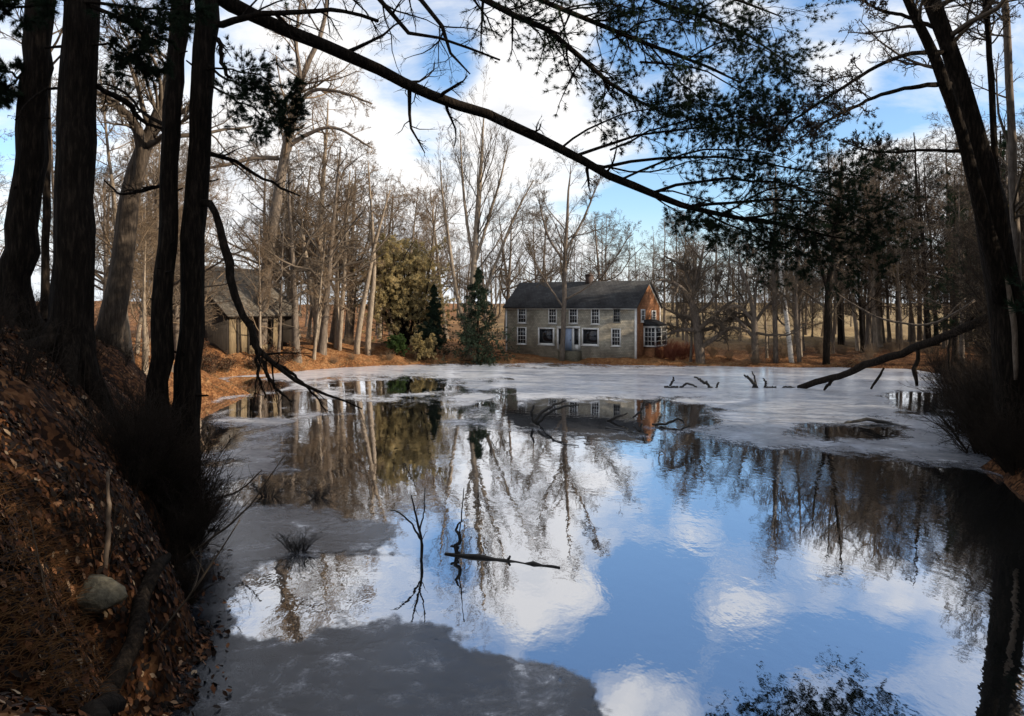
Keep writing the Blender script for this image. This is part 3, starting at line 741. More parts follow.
for x0, x1, y0, y1 in [(768, 788, 226, 291), (823, 844, 232, 297)]: window(house, 'g', x0, x1, y0, y1, .14, 2, 4)
# bay on the gable: white glazed box with a small dark roof
ya, zt = gable(*zx(782, 322)); yb, zb = gable(*zx(842, 405)); yb = min(yb, Wh - .3)
bay = MB(); bd = 1.15
bx0 = Lh + .062
bay.box((bx0, ya, zb - .12), (bx0 + bd, yb, zb)); bay.box((bx0, ya, zt), (bx0 + bd, yb, zt + .18))
for yy in (ya, (ya + yb) / 2 - .06, yb - .12): bay.box((bx0 + bd - .12, yy, zb), (bx0 + bd, yy + .12, zt))
bay.box((bx0, ya, zb), (bx0 + .12, ya + .1, zt))
bay.box((bx0, yb - .1, zb), (bx0 + .12, yb, zt))
bo = bay.build('bay_window', white_paint, house, smooth=False)
g_ = MB(); g_.box((bx0 + .01, ya + .04, zb + .003), (bx0 + bd - .04, yb - .04, zt - .003)); g_.build('pane', glass_mat, bo, smooth=False)
g_ = MB()
for q in range(1, 4):
    zz = zb + (zt - zb) * q / 4; g_.box((bx0 + .13, ya + .012, zz - .02), (bx0 + bd - .125, ya + .038, zz + .02)); g_.box((bx0 + bd - .038, ya + .125, zz - .02), (bx0 + bd - .012, yb - .125, zz + .02))
for q in (1, 2): xx = bx0 + .12 + (bd - .24) * q / 3; g_.box((xx - .02, ya + .008, zb + .003), (xx + .02, ya + .037, zt - .003))
g_.build('sash', white_paint, bo, smooth=False)
g_ = MB(); g_.prism([(bx0, ya - .08, zt + .183), (bx0 + bd + .12, ya - .08, zt + .183), (bx0, ya - .08, zt + .75)], (0, yb - ya + .16, 0)); g_.build('bay_roof', roof_shingle, bo, smooth=False)
set_uv(bpy.data.objects[g_ and 'bay_roof'])
g_ = MB(); g_.box((bx0, ya + .12, -.5), (bx0 + bd - .15, yb - .12, zb - .124)); g_.build('bay_base', cedar_shingle, bo, smooth=False)
set_uv(bpy.data.objects['bay_base'])

# ------------------------------------------------------------------ the shed on the left bank
Es = np.array([2.9, 6.2]) / np.hypot(2.9, 6.2); Gs = np.array([-Es[1], Es[0]])
sc_ = .9
C0 = np.array([(228 - CX) / F * 60, 60.0])
sh_z = hz(*(C0 + Es * 2 + Gs * 2))
sh_rz = math.atan2(Es[1], Es[0])
shed = empty('shed', (C0[0], C0[1], 0), 'weathered shed with sloping grey roof and open posts on the left bank', 'shed', rz=sh_rz)
# local x runs along the eave (away), local y towards the ridge (left)
Ls, Ws = 7.6, 8.4
ze = H - (313 - HY) / F * 60; zr = H - (267 - HY) / F * 62
zg = min(hz(*(C0 + Es * a + Gs * b)) for a in (0, 6) for b in (0, 6)) - .4
mb = MB()
mb.prism([(.15, .2, zg), (.15, Ws - .2, zg), (.15, Ws - .2, ze - .2), (.15, Ws / 2, zr - .25), (.15, .2, ze - .2)], (.12, 0, 0))
mb.prism([(Ls - .27, .2, zg), (Ls - .27, Ws - .2, zg), (Ls - .27, Ws - .2, ze - .2), (Ls - .27, Ws / 2, zr - .25), (Ls - .27, .2, ze - .2)], (.12, 0, 0))
mb.box((.272, Ws - .32, zg), (Ls - .272, Ws - .2, ze - .2))
mb.box((.272, 2.4, zg), (Ls - .272, 2.5, ze - .02))
mb.build('wall', dark_board, shed, smooth=False)
mb = MB(); s_ = (zr - ze) / (Ws / 2)
for s in (0, 1):
    y0 = -.35 if s == 0 else Ws + .35
    q = [(-.35, y0, ze - .35 * s_), (Ls + .35, y0, ze - .35 * s_), (Ls + .35, Ws / 2, zr), (-.35, Ws / 2, zr)]
    mb.prism(q if s == 0 else q[::-1], (0, 0, .13))
o = mb.build('roof', old_roof, shed, smooth=False); set_uv(o)
mb = MB()                                          # pale boarded bays of the eave side
for x0, x1 in ((.28, .95), (1.15, 2.1), (4.9, 5.55)): mb.box((x0, .12, zg), (x1, .24, ze - .26))
mb.box((2.1, .12, zg), (4.9, .24, zg + 1.1))
mb.build('board_panel', pale_board, shed, smooth=False)
for x0 in (.98, 2.12, 3.5, 4.72, 5.9):
    mb = MB(); mb.box((x0, .02, zg), (x0 + .14, .115, ze - .2)); mb.build('post', dark_board, shed, smooth=False)

# ------------------------------------------------------------------ near trees of the left bank
def up(st, px, py, w_, d): return list(st) + [(px, py, w_, d)]
def leafy(root, arr_paths, name, rng, wood, leaf, n=10, **k):
    """foliage-bearing boughs: (px,py,w,d) paths -> bough parts of root with needles as sub-parts"""
    out = []
    for st in arr_paths:
        q = np.array([(*P(a, b, d), max(w_, .7) / F * d / 2) for a, b, w_, d in st]); q = resample(q, n)
        q[1:, :3] += rng.normal(size=(n - 1, 3)) * .03
        w_ = MB(); w_.tubes(q[:, :3], np.maximum(q[:, 3], .004), 6); lf = MB()
        pine_sprays(w_, lf, q[None, :, :3], q[None, :, 3], rng, **k)
        b = w_.build(name, wood, root, off=root.location)
        lf.build('needles', leaf, b, off=root.location, smooth=False)
        out.append(b)
    return out
def bare_boughs(root, paths, rng, spec, wood, name='bough', n=12, sides=8):
    for st in paths:
        q = np.array([(*P(a, b, d), max(w_, .6) / F * d / 2) for a, b, w_, d in st]); q = resample(q, n)
        q[1:-1, :3] += rng.normal(size=(n - 2, 3)) * .02
        w_ = MB(); w_.tubes(q[:, :3], np.maximum(q[:, 3], .004), sides, cap=True, rough=.06, rng=rng)
        crown_of(w_, q[None, :, :3], q[None, :, 3], spec, rng, (4, 3, 3, 3))
        w_.build(name, wood, root, off=root.location)
TW = lambda k, l: [dict(k=k, t0=.15, t1=1, ang=(50, 18), lr=l, rr=.45, n=6, wig=.2, trop=.02, rmin=.006),
                   dict(k=6, t0=.15, t1=1, ang=(45, 18), lr=.45, rr=.6, n=4, wig=.24, trop=.02, rmin=.0045),
                   dict(k=4, t0=.2, t1=1, ang=(40, 18), lr=.5, rr=.7, n=3, wig=.2, trop=0, rmin=.0035)]
def pine_top(root, trunk, rng, z0, boughs=30, blen=2.4, side=None):
    """the living crown above the picture: boughs with needle sprays round the upper trunk"""
    p = trunk[:, :3]; sel = p[:, 2] > z0
    q = resample(np.concatenate([p[sel], trunk[sel][:, 3:4]], 1), 12)
    L = np.linalg.norm(q[-1, :3] - q[0, :3])
    pts, rad = kids(q[None, :, :3], q[None, :, 3], boughs, .02, .99, (80, 10), blen / L, .3, 7, .08, .01, rng, lenfn=lambda t: 1.15 - .75 * t)
    w_ = MB(); w_.tubes(pts, rad, 4); lf = MB()
    pine_sprays(w_, lf, pts, rad, rng, k2=8, k3=4, L=.2, m=9, wid=.012, per=3)
    c = w_.build('crown', bark_dark, root, off=root.location)
    lf.build('needles', needle, c, off=root.location, smooth=False)

rg = np.random.default_rng(21)
NEAR = {}
def near_pine(key, label, stem, seed, z0=13.5, boughs=26, blen=3.2, sides=18, top=True):
    st = stem
    root, arr, _ = traced_tree('pine_tree', label, 'pine tree', [st], None, bark_dark, None, 'pines on the near left bank', seed=seed, sides=sides, nst=34, rough=.05, jit=.03)
    rs = np.random.default_rng(seed + 7); q_ = arr[0]
    sp_, sr_ = kids(q_[None, :, :3], q_[None, :, 3], 16, .12, .62, (78, 14), .012, .16, 5, .14, -.02, rs, lenfn=lambda t: rs.uniform(.5, 2.6, t.shape), rmin=.008, taper=.5)
    for k_ in range(len(sp_)):
        mb = MB(); mb.tubes(sp_[k_:k_ + 1], sr_[k_:k_ + 1], 5, cap=True, rough=.08, rng=rs); mb.build('broken_stub', bark_dark, root, off=root.location)
    rt = MB(); bz = q_[1, :3] if q_[1, 2] < hz(q_[1, 0], q_[1, 1]) + .6 else q_[0, :3]
    for k_ in range(6):                             # root flare
        az = k_ / 6 * 6.28 + rs.uniform(-.4, .4); dv = np.array([math.cos(az), math.sin(az)]); r_ = q_[2, 3]
        pp = [np.array([*(q_[2, :2] + dv * r_ * t_), 0]) for t_ in (.55, 1.05, 1.7, 2.5)]
        for p_, up_ in zip(pp, (.75, .32, .06, -.12)): p_[2] = hz(p_[0], p_[1]) + up_
        rt.tubes(resample(np.array(pp), 8), np.linspace(r_ * .5, r_ * .16, 8), 8, rough=.04, rng=rs)
    rt.build('roots', bark_dark, root, off=root.location)
    NEAR[key] = (root, arr[0])
    if top: pine_top(root, arr[0], np.random.default_rng(seed + 50), z0, boughs, blen)
    return root
near_pine('A', 'dark pine trunk leaning over the top of the bank, beside the picture edge', [(8, 330, 40, 17), (15, 280, 33, 17), (26, 190, 29, 17), (33, 110, 27, 17), (41, 20, 25, 17), (44, -120, 26, 17), (40, -420, 10, 17)], 3, boughs=40, blen=5, z0=13.5)
near_pine('B', 'thickest dark pine trunk, standing upright on the bank slope', [(68, 352, 50, 15.5), (71, 310, 39, 15.5), (74, 200, 35, 15.5), (78, 80, 33, 15.5), (81, -20, 31, 15.5), (84, -200, 28, 15.5), (86, -560, 9, 15.5)], 4, boughs=44, z0=13.2, blen=5.0)
near_pine('D', 'slimmer trunk of the twin pines at the water edge', [(154, 446, 27, 18.2), (157, 400, 22, 18.2), (164, 300, 19, 18.2), (169, 200, 18, 18.3), (175, 100, 17.5, 18.4), (182, 0, 17, 18.5), (192, -140, 17, 18.6), (204, -420, 6, 18.8)], 5, boughs=20, blen=2.6)
near_pine('E', 'twin pine at the water edge with a long bough sweeping over the pond', [(182, 440, 31, 18.6), (186, 400, 26, 18.6), (192, 300, 23, 18.6), (197, 200, 22, 18.6), (202, 90, 22, 18.6), (206, 0, 23, 18.6), (207, -160, 20, 18.6), (210, -520, 8, 18.6)], 6, boughs=22)
rE, tE = NEAR['E']; rB, tB = NEAR['B']; rD, tD = NEAR['D']; rA, tA = NEAR['A']

deep = lambda st: [(x_, y_, w_, 18.6 + (18.6 - d_) * 1.25) for x_, y_, w_, d_ in st]
# the long bough (its wood and its twigs), then the needle-bearing branches it carries
bough = [(203, -16, 17, 18.6), (245, 11, 14, 18.3), (300, 36, 13, 18), (370, 66, 12, 17.6), (430, 95, 11, 17.3), (500, 120, 10, 17), (560, 149, 9, 16.7), (620, 180, 8, 16.4), (690, 207, 6, 16), (745, 218, 4, 15.8), (800, 229, 2.5, 15.6), (850, 240, 1.2, 15.4)]
bare_boughs(rE, [deep(bough)], rg, TW(16, .09), bark_dark, n=26, sides=10)
DEN = dict(k2=17, k3=8, L=.15, m=20, wid=.0062, per=3)
def bp(*pts, d0=16.5, d1=15.5, w0=3.5):
    n = len(pts); return [(a, b, w0 * (1 - .75 * i / (n - 1)), d0 + (d1 - d0) * i / (n - 1)) for i, (a, b) in enumerate(pts)]
leafy(rE, [deep(q_) for q_ in [bp((575, 156), (630, 138), (700, 128), (770, 138), d0=16.6, d1=16.2),
           bp((600, 168), (665, 158), (740, 158), (815, 172), (872, 178), d0=16.5, d1=15.6),
           bp((650, 194), (705, 180), (770, 182), (832, 196), (878, 204), d0=16.2, d1=15.4),
           bp((690, 207), (750, 200), (815, 204), (866, 222), d0=16, d1=15.6),
           bp((700, 209), (745, 232), (800, 252), (838, 262), d0=16, d1=15.2, w0=2.5),
           bp((745, 218), (790, 214), (835, 225), (880, 245), d0=15.8, d1=15.1, w0=2.5),
           bp((560, 149), (600, 122), (650, 108), (700, 105), d0=16.7, d1=17.0, w0=2.5),
           bp((640, 188), (668, 205), (700, 226), (716, 236), d0=16.4, d1=16, w0=1.8),
           bp((620, 180), (700, 150), (770, 152), (800, 165), d0=16.4, d1=15.0, w0=2.5),
           bp((590, 164), (650, 172), (710, 160), (760, 178), d0=16.5, d1=16.0, w0=2.2), bp((690, 207), (740, 218), (790, 236), (850, 232), d0=16, d1=15.4, w0=2.2),
           bp((720, 214), (770, 190), (830, 178), (862, 160), d0=15.9, d1=15.3, w0=2.2), bp((640, 188), (690, 196), (740, 214), (770, 240), d0=16.3, d1=15.7, w0=2),
           bp((745, 218), (800, 228), (846, 252), (872, 270), d0=15.8, d1=15.1, w0=2), bp((610, 150), (680, 120), (740, 118), (792, 112), d0=16.6, d1=16.2, w0=2.2),
           ]], 'bough', rg, bark_dark, needle, l2=.34, **DEN)
# boughs that hang into the picture from higher up the same trunk
hi = [[(206, -165, 13, 18.6), (340, -75, 9, 17.6), (480, -4, 7, 16.8), (540, 28, 6, 16.6), (592, 68, 5, 16.4), (632, 98, 3.4, 16.2), (672, 118, 1.6, 16)],
      [(206, -240, 13, 18.6), (380, -110, 9, 17.4), (520, -12, 6, 16.7), (600, 26, 5, 16.4), (680, 56, 3.6, 16), (742, 84, 1.6, 15.8)],
      [(207, -300, 12, 18.6), (420, -130, 9, 17.2), (600, -24, 5, 16.4), (680, 8, 4, 16), (745, 34, 2.8, 15.7), (786, 62, 1.4, 15.5)],
      [(207, -330, 12, 18.6), (460, -150, 9, 17), (650, -40, 5, 16), (720, -6, 3.5, 15.7), (782, 18, 1.4, 15.5)]]
leafy(rE, [deep(q_) for q_ in hi], 'bough', rg, bark_dark, needle, n=14, k2=36, k3=8, L=.15, m=19, wid=.0062, per=3, t0=.5, l2=.14)
leafy(rE, [deep(q_) for q_ in [bp((640, 62), (690, 66), (740, 92), (772, 122), d0=16.2, d1=15.8, w0=2.4), bp((690, 58), (730, 40), (770, 52), (800, 78), d0=16, d1=15.6, w0=2), bp((610, 40), (650, 20), (700, 22), (740, 12), d0=16.4, d1=16.1, w0=2.2),
           bp((560, 10), (600, 4), (645, 8), (690, -4), d0=16.6, d1=16.3, w0=2.2), bp((650, 46), (690, 92), (730, 112), (758, 118), d0=16.1, d1=15.9, w0=2)]], 'bough', rg, bark_dark, needle, l2=.36, **DEN)
bare_boughs(rE, [[(205, 22, 8, 18.6), (228, 22, 7, 18.4), (262, 14, 6, 18), (310, 12, 5, 17.7), (345, 12, 4, 17.4), (378, 21, 3.5, 17.2)],
                 [(206, -40, 8, 18.6), (300, -30, 6, 18), (370, -12, 5, 17.6), (402, 28, 4, 17.4), (440, 40, 3, 17.2), (500, 60, 2, 17)],
                 [(206, -70, 8, 18.6), (330, -50, 6, 18), (412, -8, 5, 17.6), (448, 38, 4, 17.4), (452, 56, 2.5, 17.3), (470, 74, 1.4, 17.2)],
                 [(196, 150, 6, 18.6), (230, 160, 4, 19), (262, 178, 3, 19.3), (300, 196, 1.5, 19.5)],
                 [(205, 36, 5, 18.6), (218, 40, 5, 18.5), (224, 70, 4, 18.4), (232, 78, 2.5, 18.3)]],
            rg, TW(12, .3), bark_dark)
# the dead curved branch that drops to the ice
bare_boughs(rE, [[(199, 202, 7, 18.6), (210, 205, 7.5, 18.3), (217, 215, 7.5, 18.1), (221, 235, 8, 18), (228, 262, 9, 17.8), (236, 296, 8, 17.6), (252, 330, 7, 17.4), (258, 348, 6, 17.3), (285, 374, 4.5, 17), (318, 392, 3, 16.8), (362, 409, 1.3, 16.5)], [(255, 338, 5, 17.35), (264, 362, 4, 17.1), (276, 388, 3, 17), (292, 402, 1.2, 16.9)], [(268, 358, 4, 17.2), (296, 376, 3, 17.1), (318, 400, 1.8, 17), (326, 412, 1, 17)], [(258, 346, 4, 17.3), (258, 372, 3, 17.4), (266, 398, 1.2, 17.5)]],
            rg, [dict(k=9, t0=.55, t1=1, ang=(40, 12), lr=.26, rr=.4, n=7, wig=.1, trop=-.05, rmin=.007), dict(k=4, t0=.2, t1=1, ang=(40, 15), lr=.45, rr=.6, n=4, wig=.2, trop=-.03, rmin=.005)], bark_dark, n=18)
DENS = dict(k2=16, k3=8, L=.13, m=16, wid=.006, per=4)
leafy(rE, [bp((203, 62), (225, 78), (252, 92), (285, 108), d0=18.5, d1=18, w0=3), bp((203, 84), (230, 96), (256, 110), (278, 124), d0=18.5, d1=18.2, w0=2.5), bp((205, 70), (235, 70), (262, 76), (284, 88), d0=18.4, d1=17.8, w0=2.4)], 'bough', rg, bark_dark, needle, l2=.42, **DENS)
leafy(rB, [bp((84, 4), (112, 14), (140, 30), (166, 46), d0=15.4, d1=15, w0=5), bp((86, 40), (112, 46), (132, 60), (150, 74), d0=15.4, d1=15.2, w0=3), bp((70, -6), (40, 2), (16, 8), (-6, 4), d0=15.3, d1=14.6, w0=5),
           bp((84, 2), (120, 4), (160, 8), (192, 4), d0=15.3, d1=14.8, w0=4)], 'bough', rg, bark_dark, needle, l2=.4, **DENS)
leafy(rA, [bp((28, 84), (10, 74), (-10, 72), (-26, 78), d0=16.9, d1=16.4, w0=3), bp((30, 60), (12, 84), (-4, 94), (-20, 90), d0=16.9, d1=16.4, w0=2.5)], 'bough', rg, bark_dark, needle, l2=.4, **DENS)
bare_boughs(rB, [[(80, 78, 4, 15.5), (104, 90, 5, 15.8), (128, 104, 6, 16.2), (145, 122, 4, 16.6), (162, 128, 2, 17)], [(60, 88, 3, 15.5), (40, 92, 2.5, 15.3), (15, 120, 1.5, 15)]], rg, TW(9, .3), bark_dark)
bare_boughs(rD, [[(176, 128, 5, 18.4), (150, 118, 3.5, 18.8), (120, 90, 2.5, 19.3), (96, 84, 1.4, 19.6)], [(168, 182, 4, 18.3), (146, 190, 3.5, 18.6), (122, 194, 2.6, 18.9), (104, 180, 1.4, 19.2)]], rg, TW(9, .28), bark_dark)

# the leaning, sun-struck forked tree behind the pines
traced_tree('bare_tree', 'leaning forked tree with sunlit bark between the thick pine and the twins', 'tree',
            [[(108, 345, 38, 27), (118, 290, 32, 27), (124, 240, 28, 27), (130, 195, 25, 27), (140, 158, 22, 27), (152, 130, 17, 27), (164, 96, 12, 27), (172, 40, 9, 27), (176, -40, 6, 27), (180, -130, 2, 27)]],
            [dict(k=16, t0=.4, t1=1, ang=(48, 14), lr=.28, rr=.45, n=7, wig=.18, trop=.06)] + FOREST[1:], bark_mid, twig_mat, wk=.74, seed=8, sides=14,
            limbs=[[(128, 205, 20, 27), (140, 166, 16, 26.8), (138, 130, 14, 26.6), (118, 106, 9, 26.4), (96, 92, 6, 26.2), (70, 80, 3, 26)], [(146, 146, 9, 27), (166, 120, 7, 27.3), (190, 108, 5, 27.6), (214, 80, 3, 28)]])
traced_tree('bare_tree', 'thin dark pole of a tree between the two thickest pine trunks', 'tree',
            [[(44, 320, 8, 24), (46, 240, 7.5, 24), (47, 140, 7, 24), (48, 40, 6, 24), (48, -60, 5, 24), (50, -200, 2, 24)]], [dict(k=14, t0=.4, t1=1, ang=(50, 14), lr=.16, rr=.45, n=6, wig=.15, trop=.05)] + FOREST[1:3], bark_dark, twig_mat, seed=9)
# the pale forked tree over the shed
traced_tree('bare_tree', 'grey forked tree leaning beside the shed roof', 'tree',
            [[(259, 345, 17, 44), (263, 300, 14.5, 44), (270, 245, 13, 44), (278, 195, 12, 44), (285, 155, 11, 44), (293, 110, 8, 44), (305, 70, 6.5, 44), (322, 30, 5, 44), (330, -30, 3.5, 44), (334, -90, 1.5, 44)]],
            [dict(k=14, t0=.35, t1=1, ang=(52, 14), lr=.3, rr=.45, n=8, wig=.16, trop=.04)] + FOREST[1:], bark_grey, twig_warm, wk=.85, dk=20, seed=10, sides=14,
            limbs=[[(284, 160, 8, 44), (294, 120, 7, 43.6), (300, 80, 5, 43.2), (296, 40, 4, 43), (302, -10, 2, 42.8)],
                   [(279, 158, 6, 44), (255, 158, 5, 43.5), (230, 164, 4.5, 43), (208, 168, 3, 42.6)],
                   [(284, 150, 6, 44), (306, 135, 5, 43.6), (335, 128, 3.5, 43.2), (372, 148, 2, 43)],
                   [(290, 120, 5, 44), (310, 92, 4.5, 43.6), (340, 92, 3.4, 43.2), (372, 104, 2, 43)]])

# ------------------------------------------------------------------ the big tree on the right
rG, arrG, _ = traced_tree('bare_tree', 'big dark forked tree leaning over the pond at the right edge', 'tree',
            [[(1022, 462, 62, 24), (1014, 400, 50, 24), (1005, 300, 44, 24), (986, 190, 40, 24), (968, 112, 27, 24), (950, 50, 23, 24), (928, -10, 21, 24), (896, -110, 16, 24), (870, -260, 10, 24), (862, -420, 3, 24)]],
            [dict(k=22, t0=.45, t1=1, ang=(50, 22.7), lr=.2, rr=.4, n=8, wig=.18, trop=.04, rmin=.01)] + [dict(s) for s in FOREST[1:]], bark_dark, twig_mat, seed=12, wk=.7, sides=18, rough=.05,
            limbs=[[(1004, 300, 30, 23.74), (984, 220, 21, 23.48), (966, 150, 16, 23.22), (948, 95, 15, 22.96), (928, 42, 14, 22.7), (905, -5, 12, 22.44), (878, -90, 9, 22.18), (860, -220, 3, 21.92)],
                   [(948, 52, 8, 24), (910, 54, 6, 23.48), (870, 70, 5, 22.96), (836, 92, 4.5, 22.44), (800, 116, 3.5, 21.92), (770, 140, 1.6, 21.4)],
                   [(950, 84, 8, 23.09), (912, 87, 6, 22.57), (876, 97, 5, 22.05), (846, 112, 4, 21.53), (820, 124, 3, 21.14), (796, 142, 1.4, 20.75)],
                   [(936, 28, 6, 24), (905, 16, 5, 24.39), (880, 10, 4, 24.78), (852, -6, 2, 25.3)],
                   [(1004, 235, 9, 23.87), (994, 150, 8.5, 23.87), (990, 60, 8, 23.87), (984, -20, 7, 23.87), (978, -140, 3, 23.87)],
                   [(969, 151, 6, 23.3), (950, 151, 5, 23.35), (925, 150, 4, 23.74), (880, 152, 3, 24), (838, 140, 1.2, 24.52)]])
traced_tree('bare_tree', 'slim straight stem close behind the big dark forked tree', 'tree',
            [[(1018, 440, 10, 27), (1017, 300, 9, 27), (1013, 180, 8, 27), (1008, 60, 7, 27), (1003, -40, 6, 27), (998, -200, 2, 27)]], [dict(k=14, t0=.35, t1=1, ang=(50, 14), lr=.18, rr=.4, n=6, wig=.16, trop=.05)] + FOREST[1:3], bark_grey, twig_mat, seed=13)
# torn strip of pale bark wood on it
q = resample(np.array([(*P(a, b, d), w_ / F * d / 2) for a, b, w_, d in [(1006, 278, 4, 23.4), (1012, 310, 6, 23.4), (1015, 350, 6, 23.4), (1016, 380, 3, 23.4)]]), 8)
mb = MB(); mb.tubes(q[:, :3], q[:, 3], 6, cap=True, rough=.15); mb.build('torn_bark', dry_wood, rG, off=rG.location)

# fallen trunk, its tip frozen into the pond
def log_thing(kind, label, cat, main, stubs, mat, n=16, sides=10, spec=None, seed=1, group=None, rough=.08):
    rng = np.random.default_rng(seed)
    def res(st, n):
        q = np.array([(*P(a, b, d), w_ / F * d / 2) for a, b, w_, d in st]); q = resample(q, n)
        q[1:-1, :3] += rng.normal(size=(n - 2, 3)) * .35 * q[1:-1, 3:4]; return q
    q = res(main, n)
    b0 = q[0, :3]; root = empty(kind, b0, label, cat, group)
    mb = MB(); mb.tubes(q[:, :3], q[:, 3], sides, cap=True, rough=rough, rng=rng)
    mb.build('trunk', mat, root, off=b0)
    for st in stubs:
        s = res(st, 8); mb = MB(); mb.tubes(s[:, :3], s[:, 3], 6, cap=True, rough=.1, rng=rng)
        if spec: crown_of(mb, s[None, :, :3], s[None, :, 3], spec, rng, (4, 3, 3))
        mb.build('branch', mat, root, off=b0)
    return root
log_thing('fallen_tree', 'fallen dark tree trunk slanting from the right bank down into the ice', 'fallen tree',
          [(799, 388, 6, 48.9), (830, 379, 6.6, 46.6), (850, 372, 7, 45), (900, 353, 7.6, 42), (950, 334, 9, 39), (985, 320, 10, 37), (1012, 309, 11, 35.6)],
          [[(832, 378, 4, 46.4), (828, 385, 3.5, 46.5), (824, 390, 2, 46.8)], [(918, 346, 4, 41), (917, 360, 4, 40.8), (914, 372, 4.5, 40.6), (917, 386, 2.5, 40.4)], [(884, 368, 2, 43), (878, 378, 2.5, 43), (871, 389, 2, 43)],
           [(950, 336, 3, 39), (948, 360, 2.5, 38.6), (954, 384, 1.5, 38.2)], [(960, 330, 4, 38.6), (975, 316, 3, 38.2), (990, 306, 2, 38)]], bark_dark, 22)
log_thing('bent_branch', 'long thin bent branch arching above the fallen trunk', 'branch', [(832, 290, 1, 37), (850, 302, 1.4, 37), (880, 318, 1.8, 37), (920, 325, 2.2, 37), (946, 318, 2.4, 36.8), (975, 300, 2.8, 36.4)], [[(946, 318, 1.4, 36.8), (956, 306, 1.2, 36.8), (966, 298, .7, 36.8)]], bark_grey, 16, 6)

# ------------------------------------------------------------------ middle distance, traced one by one
mid = np.random.default_rng(5)
traced_tree('bare_tree', 'tall fan shaped bare tree with several stems beside the dark spruce', 'tree',
            [[(468, 360, 9, 67), (471, 310, 8, 67), (475, 250, 7, 67), (479, 195, 6, 67), (482, 150, 3.5, 67), (484, 116, 1.2, 67)]], [dict(s) for s in VASE], bark_pale, twig_mat, dk=5.5, wk=.85, seed=31, sides=9, nst=16, rough=.03,
            limbs=[[(469, 340, 5, 67), (458, 300, 4.4, 66.7), (450, 250, 3.8, 66.4), (443, 200, 2.6, 66.2), (440, 160, 1, 66)], [(472, 330, 5, 67), (486, 290, 4.2, 67.3), (503, 245, 3.4, 67.6), (520, 205, 2.4, 68), (534, 180, 1, 68)],
                   [(476, 260, 4.4, 67), (488, 220, 3.4, 67), (500, 180, 2.4, 67), (508, 145, 1, 67)], [(475, 270, 4.4, 67), (466, 215, 3.4, 67), (462, 170, 2.4, 67), (460, 130, 1, 67)], [(468, 352, 3, 67), (480, 335, 2.8, 66.6), (492, 315, 2.4, 66.2), (502, 280, 1.2, 66)]])
traced_tree('bare_tree', 'bare tree standing right in front of the house door', 'tree',
            [[(562, 359, 8.5, 64.5), (564, 310, 7.5, 64.5), (565, 262, 6.8, 64.5), (567, 220, 5, 64.5), (569, 185, 2.8, 64.5), (571, 165, 1, 64.5)]],
            [dict(k=16, t0=.3, t1=1, ang=(36, 12), lr=.34, rr=.4, n=7, wig=.16, trop=.07)] + [dict(s) for s in FOREST[1:]], bark_grey, twig_mat, wk=.62, dk=7, seed=32, sides=9, nst=16, rough=.03,
            limbs=[[(565, 262, 4.5, 64.5), (550, 240, 3.6, 64.2), (542, 215, 2.6, 64), (538, 190, 1, 63.8)], [(566, 250, 4.4, 64.5), (582, 222, 3.6, 64.8), (592, 198, 2.6, 65), (600, 178, 1, 65.2)], [(565, 300, 3.6, 64.5), (590, 285, 3, 64), (612, 262, 2, 63.6), (632, 232, 1, 63.2)],
                   [(564, 308, 3.4, 64.5), (548, 285, 2.6, 64), (535, 262, 1.6, 63.6), (528, 240, .8, 63.4)]])
oakl = [dict(s) for s in OAK]
traced_tree('bare_tree', 'crooked wide bare oak on the shore right of the house', 'tree',
            [[(701, 368, 10, 66.5), (699, 345, 9.5, 66.5), (696, 318, 8.5, 66.5), (692, 300, 6, 66.5), (698, 275, 4, 66.5), (704, 245, 1.6, 66.5)]], oakl, bark_grey, twig_mat, dk=2.2, seed=33, sides=9, nst=16, rough=.04,
            limbs=[[(697, 325, 5, 66.5), (688, 296, 4.6, 66), (672, 282, 3.6, 65.5), (656, 280, 2, 65)], [(698, 350, 5, 66.5), (715, 338, 4.5, 66), (732, 328, 3, 65.5), (748, 330, 1.4, 65)], [(696, 330, 4.6, 66.5), (680, 330, 3.6, 67), (662, 336, 1.6, 67.5)], [(694, 302, 4, 66.5), (684, 268, 3, 66.5), (664, 256, 1.6, 66.5)], [(697, 312, 4, 66.5), (712, 300, 3, 66.5), (722, 270, 1.6, 66.5)]])
traced_tree('bare_tree', 'second crooked bare oak, next to the wide one on the far shore', 'tree',
            [[(756, 370, 7.5, 65.5), (755, 345, 6.8, 65.5), (754, 318, 6, 65.5), (750, 295, 4, 65.5), (742, 270, 2.6, 65.5), (738, 250, 1.2, 65.5)]], oakl, bark_grey, twig_mat, dk=2.2, seed=34, sides=9, nst=16, rough=.04,
            limbs=[[(754, 322, 4, 65.5), (738, 306, 3.4, 65), (724, 310, 2, 64.6), (712, 312, 1, 64)], [(754, 338, 4, 65.5), (740, 322, 3.2, 65.5), (728, 312, 2, 65.2)], [(754, 312, 4, 65.5), (756, 288, 3, 66), (762, 262, 1.6, 66.4)]])
fo = [dict(s) for s in FOREST]
